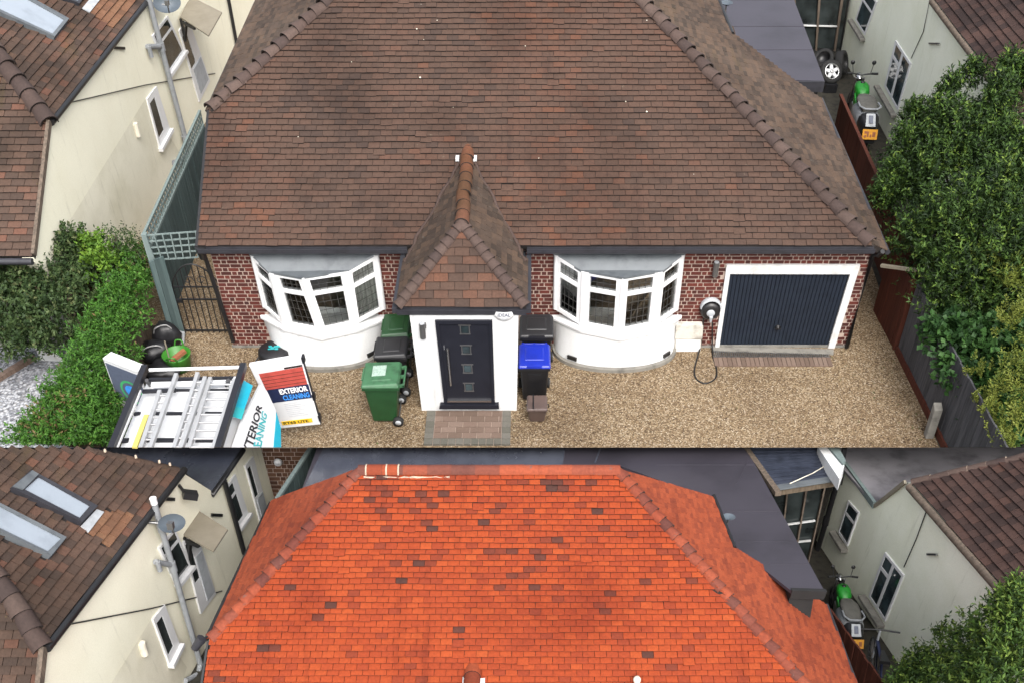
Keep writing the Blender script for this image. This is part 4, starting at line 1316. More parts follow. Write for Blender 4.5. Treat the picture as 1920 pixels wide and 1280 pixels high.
tiles(rL, B, lpl, [lpl.st(a) for a in lp_], gB * .8, .13, sM, seed=83, parts=100, h=.024, jit=.8, gap=.004)
caps(rO, hR0, hR1, (bp.n + nR_).normalized(), .150, .095, .072, [M['hip_orange'], M['hip_end']], seed=84, lift=.0, tilt=.14, flat=.75, L=.22, jit=1.2)
caps(rO, hL0, hL1, (bp.n + nL_).normalized(), .150, .095, .072, [M['hip_orange'], M['hip_end']], seed=85, lift=.0, tilt=.14, flat=.75, L=.22, jit=1.2)
k0, k1 = BP(672, 880), BP(1162, 880)
rcs = caps(rO, k0 + V((.28, 0, 0)), k1, (0, 0, 1), .33, .088, .088, [M['hip_orange'], M['mortar_pale']], name='ridge_tile', seed=86, L=.325, lift=-.02, jit=.3)
caps(rO, k0 + V((.0, 0, 0)), k0 + V((.10, 0, 0)), (0, 0, 1), .10, .09, .09, [M['hip_orange'], M['mortar_pale']], name='ridge_tile', seed=88, L=.10, lift=-.02)
mm = MB()
for x_ in (.10, .37, .53): mm.add([p + k0 + V((x_, 0, -.02)) for p in cap_mesh(.02, .098, .098).v], cap_mesh(.02, .098, .098).f)
rj = random.Random(8)
mm.tube([k0 + V((.08 + i * .06, -.095 + rj.uniform(-.01, .01), -.06 + rj.uniform(-.008, .008))) for i in range(20)], [rj.uniform(.006, .02) for _ in range(20)], 5)
part(rO, 'ridge_mortar', mm, M['mortar_pale'])
caps(rO, k0 + V((.12, 0, 0)), k0 + V((.53, 0, 0)), (0, 0, 1), .21, .092, .092, [M['tile_orange_side'], M['mortar_pale']], name='ridge_tile', seed=89, L=.20, lift=-.018, jit=.2)
# rear slope and walls under the roof
back = V((0, 3.2, -2.2))
part(hb, 'rear_roof', MB().slab([hR1, hL1, hL1 + back + V((-1.2, 0, 0)), hR1 + back + V((1.4, 0, 0))], (0, .6, .8), .06), M['roof_felt'])
part(hb, 'wall', MB().box(l1.x + .15, rpl.P(B, 1545, 1135).x - .6, hR0.y + .3, rp.y + 1.5, 0, zEB - .1), M['brick'])
part(hb, 'side_gutter', MB().tube([l1 + V((-.03, 0, -.04)), l2 + V((-.03, 0, -.04))], .035, 6), M['black_pvc'])
part(hb, 'gutter_outlet', MB().tube([BP(388, 1198) + V((-.06, 0, .02)), BP(374, 1204) + V((-.08, 0, -.10))], [.07, .05], 8), M['gutter'])
part(hb, 'verge_board', MB().bar(BP(394, 1197) + V((-.02, 0, -.04)), BP(380, 1290) + V((-.02, 0, -.04)), .03, .09), M['black_pvc'])
part(hb, 'side_gutter', MB().tube([rpl.P(B, 1376, 1028) + V((.01, 0, .02)), rpl.P(B, 1337, 930) + V((.01, 0, .02))], .03, 6), M['black_pvc'])
part(hb, 'side_gutter', MB().tube([e1 + V((.03, 0, -.03)), e2 + V((.03, 0, -.03))], .03, 6), M['gutter'])
# top of the porch ridge at the foot of the slope
pt = BP(887, 1258); pe = V((pt.x - .02, pt.y - .8, pt.z - .02))
caps(rO, pe, pt + V((0, .12, 0)), (0, 0, 1), .22, .11, .10, [M['tile_orange_side'], M['tile_butt_orange']], name='ridge_tile', seed=90, L=.28, lift=.0)
for u_, v_ in ((872, 1279), (905, 1279)):
    c = BP(u_, v_); part(rO, 'flashing_tab', MB().box(c.x - .03, c.x + .03, c.y - .06, c.y + .05, c.z + .0, c.z + .06), M['white_paint'])
c = BP(1193, 1276)
part(rO, 'vent_cap', MB().tube([c - bp.n * .05, c + bp.n * .09], .035, 8).lathe(c + bp.n * .1, [(.045, -.02), (.05, .02), (.03, .05), (0, .055)], 10), M['off_white'])

# flat roof behind
ZF = 2.5
fx = thing('flat_roof_extension', 'long dark wet felt flat roof behind the orange roof', 'extension', B.z(1000, 880, 0), B)
fp_ = [B.z(u, v, ZF) for u, v in [(606, 836), (1396, 836), (1547, 1109), (1484, 1107), (560, 932)]]
fp_in = [B.z(u, v, ZF) for u, v in [(1440, 1072), (1383, 1034), (1336, 935), (1162, 872), (668, 872)]]
yb = fp_[0].y + 1.2
slx = (fp_[1].x - fp_[2].x) / (fp_[1].y - fp_[2].y)
poly_ = [V((fp_[0].x - .1, yb, ZF)), V((fp_[1].x + slx * 1.0, yb, ZF)), fp_[2], fp_[3]] + fp_in + [fp_[4]]
part(fx, 'roof_deck', MB().slab(poly_, (0, 0, 1), .05), M['felt_purple'])
wetx = [B.z(u, v, ZF + .004) for u, v in [(606, 839), (1060, 839), (1040, 960), (560, 932)]]
part(fx, 'wet_felt', MB().slab(wetx, (0, 0, 1), .003), M['felt_wet'])
for v_, a_ in ((868, 1230), (955, 1360), (1012, 1370), (1055, 1440)):
    part(fx, 'felt_lap', MB().slab([B.z(u, v, ZF + .006) for u, v in [(a_, v_), (1410 + (v_ - 860) * .55, v_), (1410 + (v_ - 860) * .55, v_ + 2.2), (a_, v_ + 2.2)]], (0, 0, 1), .010), M['felt_purple'])
part(fx, 'felt_lap', MB().slab([B.z(u, v, ZF + .006) for u, v in [(1380, 905), (1400, 862), (1403, 862), (1383, 905)]], (0, 0, 1), .008), M['felt_purple'])
for u_ in (700, 800, 930, 1010, 1120):
    part(fx, 'felt_lap', MB().slab([B.z(u, v, ZF + .009) for u, v in [(u_ - 6, 866), (u_ + 4, 839), (u_ + 7, 839), (u_ - 3, 866)]], (0, 0, 1), .006), M['felt_wet'])
part(fx, 'fascia', MB().hexa([fp_[3] + V((0, 0, -.13)), fp_[2] + V((0, 0, -.13)), fp_[2] + V((0, .05, -.13)), fp_[3] + V((0, .05, -.13))], [fp_[3] + V((0, -.02, .02)), fp_[2] + V((0.02, -.02, .02)), fp_[2] + V((.02, .05, .02)), fp_[3] + V((0, .05, .02))]), M['rubber'])
part(fx, 'wall', MB().box(fp_[3].x, fp_[2].x - .12, fp_[2].y + .08, fp_[2].y + 1.5, 0, ZF - .05), M['rubber'])
# bird mark and dish on the flat roof edge
dsh = B.z(1366, 972, ZF + .35)
dt = thing('satellite_dish', 'small blue grey satellite dish at the corner of the orange side slope', 'satellite dish', dsh, B)
part(dt, 'reflector', MB().lathe(dsh, [(0, 0), (.05, .01), (.10, .04)], 18), M['dish'])
part(dt, 'wall_mount', MB().tube([dsh, dsh + V((-.05, 0, -.35))], .015, 6), M['steel'])
dsh = A.z(1362, 10, 2.5)
dt = thing('satellite_dish', 'pale blue satellite dish at the top corner of the brown side slope', 'satellite dish', dsh, A)
part(dt, 'reflector', MB().lathe(dsh, [(0, 0), (.08, .015), (.15, .06)], 18), M['dish'])
part(dt, 'wall_mount', MB().tube([dsh, dsh + V((-.02, 0, -.5))], .02, 6), M['steel'])

# left neighbour of the lower plot
LB = dict(ze=3.1, eave=[(80, 1211), (336, 881)], verge_low=(67, 1330), hip=(0, 1087), seed=101,
    wall=[(80, 1211), (336, 881), (396, 919), (414, 898), (456, 838.6), (489, 838.6), (545, 1050), (430, 1330), (60, 1330), (67, 1330)],
    dado=[(284, 1158), (296, 1170), (350, 1250), (330, 1325), (180, 1325)],
    side=[(80, 1211), (336, 881), (170, 842.5), (-70, 842.5), (-70, 992), (0, 1087)], front=[(80, 1211), (0, 1087), (-70, 992), (-70, 1330), (67, 1330)],
    ridge=[(180, 847), (334, 881)], k=.75, g1=.112, w1=.165, g2=.100, w2=.165,
    skylights=[dict(outer=[(14, 920), (147, 985), (177, 954), (52, 887)], glass=[(40, 923), (143, 976), (163, 953), (67, 899)], fm='gutter', blind=[(16, 919), (36, 925), (65, 896), (53, 889)]),
               dict(outer=[(-60, 976), (89, 1048), (118, 1013), (-60, 922)], glass=[(-55, 972), (83, 1039), (109, 1014), (-55, 929)], fm='lead')],
    flash=[(149, 988), (163, 1000), (192, 962), (178, 957)], patch=[(165, 1001), (196, 1022), (252, 974), (235, 955), (193, 962)],
    windows=[dict(q=[(327, 1094), (354, 1060), (324, 990), (294, 1026)], panes=[(.08, .92, .06, .70), (.08, .92, .77, .95)]),
             dict(q=[(314, 1244), (333, 1206), (305, 1132), (283, 1160)], panes=[(.10, .58, .16, .88)]),
             dict(q=[(443, 988), (462, 961), (438, 888), (420, 913)], panes=[(.10, .60, .10, .66), (.10, .60, .73, .94)])],
    doors=[dict(q=[(374, 1150), (402, 1112), (364, 990), (340, 1016)], panes=[(.08, .42, .42, .95)], panel=(.45, .9, .06, .7)),
           dict(q=[(486, 978), (500, 958), (472, 854), (457, 872)], panes=[(.10, .50, .42, .93)], panel=(.2, .9, .05, .38))],
    svp=[(277, 945), (364, 1243), (362, 1262), (344, 1275), (.12, .36)], branch=(285, 1052), bf=.35, vent=1,
    black_pipe=[(414, 900), (452, 1036)], wire=[(118, 1171), (280, 1140), (414, 1107)], vent_lamp=((261, 1204), (268, 1226)), marks=[(305, 934), (395, 964)],
    canopy=[(371, 955), (427, 991), (400, 1032), (344, 1001)], canopy_label='square beige board canopy over the side door of the lower cream house',
    dish=(322, 980), dish_r=.185, dish_label='grey satellite dish beside the soil pipe on the lower cream wall')
hsL, pL, qL, nLw, WL = left_neighbour(BL, LB, 'cream rendered house with brown roof and two rooflights, left of the orange roof', False)
zf2 = WL(396, 919).z
fpL = [BL.z(u, v, zf2) for u, v in [(332, 876), (396, 920), (453, 838.8), (100, 838.8)]]
part(hsL, 'flat_roof', MB().slab(fpL, (0, 0, 1), .06), M['felt_wet'])
part(hsL, 'flat_roof_gutter', MB().tube([fpL[0] + V((0, -.02, -.03)), fpL[1] + V((0.02, -.02, -.05)), fpL[2] + V((.02, 0, -.04))], .05, 8), M['black_pvc'])
part(hsL, 'floodlight', MB().bar(WL(337, 925) + nLw * .05, WL(343, 927) + nLw * .22, .16, .10).tube([WL(333, 908) + nLw * .02, WL(338, 924) + nLw * .08], .025, 6), M['black_pvc'])
# back yard wall and fence left of the flat roof
yw = thing('brick_wall', 'brown brick garden wall at the back between cream house and teal fence', 'wall', BL.z(535, 930, 0), BL)
ypl = Pl(BL.y(535, 930, BL.z(535, 930, .2).y), (1, 0, 0), (0, -1, 0))
yq = [ypl.P(BL, u, v) for u, v in [(480, 945), (575, 945), (612, 836), (480, 836)]]
yp = part(yw, 'wall', MB().slab(yq, (0, -1, 0), .2), M['mortar'])
M['brick_brown'] = brick_mat('brick_brown', [(0, (.07, .035, .022)), (.6, (.12, .06, .036)), (1, (.16, .085, .05))])
bricks(yp, BL, ypl, [ypl.st(a) for a in yq], M['brick_brown'], row=.09, ls=.22, lh=.11, joint=.018, seed=55, parts=160)
lp = ypl.P(BL, 523, 862) + V((0, -.08, 0))
single('wall_lamp', 'round white lamp on the brown brick wall behind the cream house', 'lamp', MB().lathe(lp, [(0, -.06), (.06, -.05), (.085, 0), (.05, .05)], 14, 'Y'), M['white_paint'], fr=BL)
tf, tq2, tn = vplane(B, (584, 838.6), (520, 936), 2.3)
tfq = [B.pl(u, v, tf, tn) for u, v in [(578, 945), (512, 945), (523, 931), (584, 838.6), (622, 838.6)]]
tfe = thing('fence', 'teal painted board fence running beside the wet flat roof', 'fence', B.z(560, 900, 0), B)
d_ = (tq2 - tf).normalized(); L_ = (tq2 - tf).length
for k in range(9):
    a, b = tf + d_ * (L_ * k / 8 - .35), tf + d_ * (L_ * (k + .92) / 8 - .35)
    part(tfe, 'board', MB().hexa([a + V((0, 0, -2.3)), b + V((0, 0, -2.3)), b + V((0, 0, -2.3)) - tn * .03, a + V((0, 0, -2.3)) - tn * .03], [a, b, b - tn * .03, a - tn * .03], t=rng.random()), M['wood_teal'])
part(tfe, 'top_rail', MB().bar(tf - d_ * .3 + V((0, 0, .02)), tq2 + V((0, 0, .02)), .07, .05), M['wood_teal_pale'])

# right neighbour of the lower plot
ZFR = 2.55
cR = B.z(1640, 943, ZFR)
RB = dict(ze=2.95, eave=[(1711, 907), (1880, 1098)], pitch=rad(34), seed=111,
    wall=[(1568, 888), (1586, 885), (1640, 945), (1703, 903), (1712, 908), (1880, 1098), (1970, 1200), (1970, 1300), (1690, 1300), (1516, 1060)],
    side=[(1711, 907), (1970, 1200), (1970, 843), (1919, 855)], g1=.125, w1=.165,
    windows=[dict(q=[(1574, 997), (1591, 1023), (1613, 960), (1593, 937)], panes=[(.08, .92, .06, .62), (.08, .92, .69, .95)], sill=[(1567, 996), (1590, 1032)]),
             dict(q=[(1631, 1117), (1662, 1164), (1697, 1077), (1662, 1034)], panes=[(.08, .45, .05, .66), (.08, .45, .73, .95), (.55, .94, .05, .95)], sill=[(1622, 1116), (1659, 1174)])],
    wire=[(1742, 950), (1720, 1010), (1697, 1062)], bracket=(1741, 1038))
hsr, pr_, qr_, nr_, WRb, splb, rsb = right_neighbour(B, RB, 'pale green rendered house with felt flat roof and dark tiles, lower right')
za = WRb(1640, 944).z
fr_ = [B.z(u, v, za) for u, v in [(1583, 836), (1583, 880), (1640, 944), (1706, 902), (1990, 845), (1990, 836)]]
fr_[0] = fr_[0] + V((0, 1, 0)); fr_[5] = fr_[5] + V((0, 1, 0))
part(hsr, 'flat_roof', MB().slab(fr_, (0, 0, 1), .05), M['felt_grey'])
part(hsr, 'flat_roof_fascia', MB().bar(B.z(1584, 868, za) + V((0, 0, -.02)), fr_[2] + V((0, 0, -.02)), .06, .12), M['wood_teal_pale'])
part(hsr, 'barge_board', MB().bar(fr_[2] + V((0, -.02, -.03)), WRb(1703, 902) + nr_ * .05, .04, .06), M['wood_board'])
ca, cb_ = splb.P(B, 1711, 903), splb.P(B, 1925, 853)
caps(rsb, cb_, ca, splb.n, .30, .075, .07, [M['hip_grey'], M['mortar_pale']], name='ridge_tile', seed=113, L=.29, lift=-.02)
part(hsr, 'soil_pipe', MB().tube([WRb(1594, 838.6) + nr_ * .10, WRb(1585, 885) + nr_ * .10, WRb(1558, 978) + nr_ * .10, WRb(1534, 1056) + nr_ * .10], .05, 8)
     .tube([WRb(1587, 880) + nr_ * .10, WRb(1583, 905) + nr_ * .10], .065, 8).tube([WRb(1560, 968) + nr_ * .10, WRb(1557, 982) + nr_ * .10], .062, 8), M['black_pvc'])
# lean-to with rippled slates and the glazed garden room under it
lz = 2.45
lq = [B.z(1457, 915, lz - .15), B.z(1571, 897, lz - .15), B.z(1531, 838.6, lz), B.z(1404, 838.6, lz)]
lt = thing('lean_to_roof', 'rippled blue slate lean-to roof between the two houses', 'roof', V((lq[0].x, lq[0].y, 0)), B)
ln_ = plane3(lq[0], lq[1], lq[2], V((0, 0, 20)))
lb_ = part(lt, 'roof', MB().slab(lq, ln_, .04), M['slate_blue'])
for k in range(22):
    v0, v1 = k / 22, (k + .8) / 22
    part(lb_, 'slate_course', MB().qbar(lq, 0, 1, v0, v1, ln_, .0, .022 + .008 * (k % 2), t=rng.random()), M['slate_blue'])
part(lt, 'front_beam', MB().bar(lq[0] + V((0, -.03, -.06)), lq[1] + V((0, -.03, -.06)), .05, .09), M['wood_brown'])
part(lt, 'lead_edge', MB().bar(lq[0] + V((0, -.02, .03)), lq[1] + V((0, -.02, .03)), .14, .03), M['lead'])
part(lt, 'edge_timber', MB().bar(B.z(1459, 925, lz), B.z(1395, 836, lz + .02), .10, .08), M['wood_old'])
part(lt, 'trailing_stem', MB().tube([lq[0].lerp(lq[1], .2) + V((0, 0, .06)), lq[0].lerp(lq[1], .6) + V((0, .15, .1)), lq[0].lerp(lq[1], .88) + V((0, .35, .1)), lq[0].lerp(lq[1], .86) + V((0, .7, .1))], .010, 5), M['off_white'])
wz = thing('boundary_wall', 'narrow white rendered wall beside the rippled lean-to roof', 'wall', B.z(1560, 890, 0), B)
wqv = [B.z(u, v, lz + .12) for u, v in [(1533, 836), (1553, 836), (1583, 872), (1574, 897)]]
part(wz, 'wall', MB().slab(wqv, (0, 0, 1), .22), M['white_render'])
part(wz, 'coping', MB().slab([B.z(u, v, lz + .16) for u, v in [(1553, 836), (1572, 836), (1586, 862), (1580, 868)]], (0, 0, 1), .1), M['wood_teal_pale'])
gyb = B.z(1510, 1060, .1).y
gqb = [B.y(u, v, gyb) for u, v in [(1440, 1090), (1510, 1090), (1552, 906), (1452, 926)]]
gB_, gnb = garden_room(B, gqb, 'dark glazed garden room under the rippled blue lean-to roof', [(.22, .25), (.58, .615), (.93, .96)], [(.24, .9, .645, .657), (.24, .9, .44, .452)], depth=1.2, side=False)

# ------------------------------------------------------------------ upper plot: paving and things on the drive
# brick step pad in front of the porch
dp = thing('step_paving', 'small block paved pad with grey border in front of the porch', 'paving', A.z(875, 800, 0), A)
pad = [A.z(u, v, 0) for u, v in [(794, 835), (957, 835), (960, 771), (797, 771)]]
px0, px1, pyf, pyb = pad[0].x, pad[1].x, pad[0].y, pad[3].y - .01
part(dp, 'bed', MB().box(px0 + .005, px1 - .005, pyf + .005, pyb - .005, .002, .022), M['mortar'])
bw = .155
for k in range(6):
    w_ = (pyb - pyf) / 6
    for sx in (px0, px1 - bw):
        part(dp, 'border_block', MB().box(sx + .004, sx + bw - .004, pyf + w_ * k + .004, pyf + w_ * (k + 1) - .004, 0, .036 + rng.uniform(0, .003), t=rng.random()), M['paver_grey'])
nb = 9
for k in range(nb):
    w_ = (px1 - px0 - 2 * bw) / nb
    part(dp, 'border_block', MB().box(px0 + bw + w_ * k + .004, px0 + bw + w_ * (k + 1) - .004, pyf + .004, pyf + bw - .004, 0, .036 + rng.uniform(0, .003), t=rng.random()), M['paver_grey'])
rows = 5
for r_ in range(rows):
    y0 = pyf + bw + (pyb - pyf - bw) * r_ / rows; y1 = pyf + bw + (pyb - pyf - bw) * (r_ + 1) / rows
    x = px0 + bw - (.12 if r_ % 2 else 0)
    while x < px1 - bw - .01:
        a, b = max(x, px0 + bw), min(x + .245, px1 - bw)
        if b - a > .03: part(dp, 'brick', MB().box(a + .005, b - .005, y0 + .005, y1 - .005, 0, .034 + rng.uniform(0, .004), t=rng.random()), M['paver'])
        x += .245
# channel drain and brick strip before the garage
ds = thing('brick_strip', 'narrow strip of bricks with drain channel before the garage door', 'paving', A.z(1450, 678, 0), A)
s0, s1 = A.z(1340, 687, 0), A.z(1562, 688, 0)
yb1 = A.z(1450, 671, 0).y
nbk = 26
for k in range(nbk):
    w_ = (s1.x - s0.x) / nbk
    part(ds, 'brick', MB().box(s0.x + w_ * k + .004, s0.x + w_ * (k + 1) - .004, s0.y, yb1, 0, .022 + rng.uniform(0, .003), t=rng.random()), M['paver'])
gr_ = MB()
yd0, yd1 = yb1 + .02, A.z(1450, 660, 0).y
for k in range(60):
    w_ = (s1.x - s0.x) / 60
    gr_.box(s0.x + w_ * k, s0.x + w_ * (k + .55), yd0, yd1, .01, .024)
gr_.box(s0.x, s1.x, yd0 - .015, yd0, 0, .027).box(s0.x, s1.x, yd1, yd1 + .015, 0, .027)
part(ds, 'drain_grating', gr_, M['steel'], kind='stuff')

# wheelie bins
def wheelie(name, label, base, rot, body, lid, s=(1, 1, 1), group='wheelie bins by the porch', sticker=False, lidlabel=None):
    t = thing(name, label, 'wheelie bin', base, A, group, rot, s)
    W2, D2 = .29, .33          # front is -y
    m = MB()
    lo = [V((-.22, -.24, .05)), V((.22, -.24, .05)), V((.22, .20, .05)), V((-.22, .20, .05))]
    hi = [V((-.27, -.33, .92)), V((.27, -.33, .92)), V((.27, .30, .92)), V((-.27, .30, .92))]
    m.hexa(lo, hi)
    bd = part(t, 'body', m, body, own=True, bevel=.03)
    rm = MB()
    rm.box(-.295, .295, -.355, -.325, .86, .93); rm.box(-.295, .295, .295, .325, .86, .93)
    rm.box(-.295, -.268, -.325, .295, .86, .93); rm.box(.268, .295, -.325, .295, .86, .93)
    part(bd, 'rim', rm, body, own=True, bevel=.008)
    part(bd, 'front_rib', MB().hexa([V((-.10, -.262, .12)), V((.10, -.262, .12)), V((.10, -.23, .12)), V((-.10, -.23, .12))], [V((-.12, -.325, .75)), V((.12, -.325, .75)), V((.12, -.29, .75)), V((-.12, -.29, .75))]), body, own=True)
    l = MB()
    l.hexa([V((-.31, -.375, .925)), V((.31, -.375, .925)), V((.31, .33, .935)), V((-.31, .33, .935))],
           [V((-.285, -.345, .985)), V((.285, -.345, .985)), V((.27, .29, 1.02)), V((-.27, .29, 1.02))])
    ld = part(t, 'lid', l, lid, own=True, bevel=.025)
    part(ld, 'lid_panel', MB().hexa([V((-.20, -.20, .98)), V((.20, -.20, .98)), V((.19, .20, 1.0)), V((-.19, .20, 1.0))], [V((-.17, -.17, 1.008)), V((.17, -.17, 1.008)), V((.16, .17, 1.026)), V((-.16, .17, 1.026))]), lid, own=True, bevel=.012)
    part(ld, 'lid_grip', MB().bar((-.14, -.36, .97), (.14, -.36, .97), .03, .03), lid, own=True)
    part(t, 'handle', MB().tube([(-.24, .40, .93), (.24, .40, .93)], .018, 8).bar((-.22, .30, .91), (-.22, .41, .93), .04, .05).bar((.22, .30, .91), (.22, .41, .93), .04, .05).bar((0, .30, .91), (0, .41, .93), .04, .05), lid, own=True)
    for sx in (-.27, .27):
        wl = part(t, 'wheel', MB().lathe((sx, .24, .10), [(.03, -.03), (.10, -.03), (.10, .03), (.03, .03)], 18, 'X'), M['rubber'], own=True)
        part(wl, 'hub', MB().lathe((sx, .24, .10), [(0, -.035), (.055, -.034), (.06, -.02), (.06, .02), (.055, .034), (0, .035)], 14, 'X'), M['grey_paint'], own=True)
    part(t, 'axle', MB().tube([(-.26, .24, .10), (.26, .24, .10)], .015, 6), M['steel'], own=True)
    if sticker:
        part(ld, 'worn_patch', MB().hexa([V((-.17, -.19, 1.0)), V((.08, -.19, 1.0)), V((.08, .06, 1.012)), V((-.17, .06, 1.012))], [V((-.17, -.19, 1.012)), V((.08, -.19, 1.012)), V((.08, .06, 1.026)), V((-.17, .06, 1.026))]), M['sticker'], own=True)
    return t
HZ = .90
def binbase(u, v): return A.z(u, v, 0)
G0 = 'wheelie bins by the porch'
wheelie('wheelie_bin', 'faded green wheelie bin with worn lid patch, nearest on the porch left side', binbase(727, 776) , rad(-90), M['bin_green'], M['bin_green_pale'], (1.12, .92, HZ), sticker=True)
wheelie('wheelie_bin', 'black lidded wheelie bin between the two green bins', binbase(744, 724), rad(-90), M['bin_black'], M['bin_grey'], (.98, .83, .90))
wheelie('wheelie_bin', 'darker green wheelie bin against the left bay and porch', binbase(753, 687), rad(-90), M['bin_green'], M['bin_green'], (1.1, .72, .95))
wheelie('wheelie_bin', 'black wheelie bin with bright blue lid right of the porch', binbase(1002, 738), 0, M['bin_black'], M['bin_blue'], (.92, .92, .88))
wheelie('wheelie_bin', 'all black wheelie bin behind the blue lidded one', binbase(1006, 690), 0, M['bin_black'], M['bin_grey'], (1.0, .9, .97))
fc = thing('food_caddy', 'small brown food waste caddy standing before the blue lidded bin', 'food caddy', A.z(1007, 780, 0), A)
cb0 = A.z(1007, 783, 0)
m = MB().hexa([cb0 + V(p) for p in ((-.12, -.10, .0), (.12, -.10, .0), (.12, .14, .0), (-.12, .14, .0))], [cb0 + V(p) for p in ((-.165, -.17, .30), (.165, -.17, .30), (.165, .20, .30), (-.165, .20, .30))])
fb = part(fc, 'body', m, M['caddy_brown'], bevel=.02)
l = MB().hexa([cb0 + V(p) for p in ((-.185, -.19, .295), (.185, -.19, .295), (.185, .22, .295), (-.185, .22, .295))], [cb0 + V(p) for p in ((-.165, -.17, .345), (.165, -.17, .345), (.16, .19, .36), (-.16, .19, .36))])
lid_ = part(fc, 'lid', l, M['caddy_brown'], bevel=.018)
part(lid_, 'lid_groove', MB().box(cb0.x - .075, cb0.x - .055, cb0.y - .17, cb0.y + .20, .345, .366), M['bin_black'])
part(fc, 'handle', MB().tube([cb0 + V((-.19, .0, .28)), cb0 + V((-.19, .0, .30)), cb0 + V((.20, 0, .30)), cb0 + V((.20, .05, .20))], .012, 6), M['bin_black'])

# small fixtures on the house front
def wx(u, v, h=0.0): return A.y(u, v, WY) + V((0, -h, 0))
ev = thing('car_charger', 'round black car charging unit with hanging cable on brick pier by garage', 'charger', wx(1330, 600), A)
c = wx(1331, 578, .02)
part(ev, 'housing', MB().lathe(c, [(0, -.13), (.12, -.13), (.17, -.10), (.185, -.05), (.185, .02)], 24, 'Y'), M['black_pvc'])
part(ev, 'cap_rim', MB().lathe(c + V((0, 0, .06)), [(.17, -.11), (.19, -.10), (.195, -.04), (.19, .0)], 16, 'Y', a0=0, a1=math.pi), M['grey_paint'])
part(ev, 'display', MB().lathe(c + V((.0, -.135, -.01)), [(0, -.012), (.06, -.012), (.075, 0), (.075, .01)], 16, 'Y'), M['grey_paint'])
part(ev, 'plug', MB().tube([c + V((.01, -.17, -.06)), c + V((.01, -.16, -.17))], [.035, .022], 8), M['grey_paint'])
def spl(pts, n=8):
    out = []
    P_ = [pts[0]] + list(pts) + [pts[-1]]
    for i in range(1, len(P_) - 2):
        for k in range(n):
            t = k / n; a, b, c_, d = P_[i - 1], P_[i], P_[i + 1], P_[i + 2]
            out.append(.5 * ((2 * b) + (c_ - a) * t + (2 * a - 5 * b + 4 * c_ - d) * t * t + (3 * b - a - 3 * c_ + d) * t ** 3))
    return out + [V(pts[-1])]
cpts = [wx(1334, 596, .14), wx(1335, 640, .05), A.z(1337, 668, .015), A.z(1344, 694, .015), A.z(1340, 710, .015), A.z(1322, 718, .015), A.z(1306, 710, .015), A.z(1302, 694, .015), A.z(1308, 668, .02), wx(1314, 640, .05), wx(1318, 600, .06), wx(1321, 580, .06)]
part(ev, 'charging_cable', MB().tube(spl(cpts), .014, 6), M['cable'])
mbx = thing('meter_box', 'scuffed white meter box low on the wall beside the right bay', 'meter box', wx(1290, 655), A)
q = [wx(1263, 655), wx(1312, 655), wx(1316, 602), wx(1267, 602)]
b_ = part(mbx, 'cabinet', MB().qbar(q, 0, 1, 0, 1, nY, 0, .13), M['box_dirty'], bevel=.01)
part(mbx, 'hood', MB().qbar(q, -.02, 1.02, .55, 1.0, nY, .131, .15), M['box_dirty'])
part(mbx, 'door', MB().qbar(q, .04, .96, .04, .5, nY, .131, .142), M['white_paint'])
def up_light(label, c):
    t = thing('wall_light', label, 'wall light', c, A)
    part(t, 'lamp_tube', MB().tube([c + V((0, -.09, -.14)), c + V((0, -.09, .14))], .05, 12), M['steel'])
    part(t, 'bracket', MB().box(c.x - .03, c.x + .06, c.y - .06, c.y, c.z + .02, c.z + .10), M['steel'])
    part(t, 'lens', MB().tube([c + V((0, -.09, .141)), c + V((0, -.09, .15))], .042, 12), M['grey_paint'])
up_light('brushed steel tube wall light on the white porch beside the door', A.y(793, 614, py))
up_light('grey tube wall light on the brick beside the garage frame', wx(1341, 500))
ab = thing('alarm_box', 'white round alarm box lettered IDEAL under the porch gutter', 'alarm box', A.y(945, 590, py), A)
ac = A.y(945, 583, py) + V((0, -.01, .0))
part(ab, 'cover', MB().lathe(ac, [(0, -.035), (.12, -.035), (.17, -.025), (.178, 0)], 28, 'Y', a0=math.pi * .97, a1=math.pi * 2.03), M['white_paint'])
aq = [ac + V(p) for p in ((-.14, -.037, -.15), (.14, -.037, -.15), (.14, -.037, .13), (-.14, -.037, .13))]
tm = MB(); text_on(tm, aq, 'IDEAL', .14, .86, .24, .47, nY, .002, bold=.02)
part(ab, 'lettering', tm, M['print_slate'])
lm = MB()
for k in range(3): lm.qbar(aq, .22 + .06 * k, .78 - .06 * k, .17 - .07 * k, .195 - .07 * k, nY, .001, .003)
part(ab, 'small_print', lm, M['print_grey'], kind='stuff')

# bag, bucket and kit on the gravel
bg_ = thing('kit_bag', 'round black kit bag with turquoise emblem beside the left bay', 'bag', A.z(518, 674, 0), A)
bc = A.z(518, 677, 0)
part(bg_, 'body', MB().lathe(bc, [(.24, 0), (.29, .05), (.30, .18), (.285, .26), (.25, .29), (0, .30)], 20), M['bag_black'])
em = MB()
for k in range(16):
    a = rng.uniform(-.1, .1); b = rng.uniform(-.05, .06)
    em.box(bc.x + a - .03, bc.x + a + .03, bc.y + b - .012, bc.y + b + .012, .301, .303 + k * .0004)
part(bg_, 'emblem', em, M['van_teal'], kind='stuff')
part(bg_, 'handle', MB().tube(spl([bc + V((-.25, -.1, .2)), bc + V((-.34, -.22, .1)), bc + V((-.2, -.32, .08)), bc + V((-.05, -.28, .2))]), .014, 6), M['bag_black'])
tr = thing('trug', 'bright green flexible trug holding a brush and brick beside the van', 'bucket', A.z(340, 690, 0), A)
tc = A.z(338, 690, 0)
part(tr, 'tub', MB().lathe(tc, [(0, .02), (.20, .02), (.245, .30), (.26, .33), (.235, .33), (.19, .05), (0, .04)], 24), M['trug_green'])
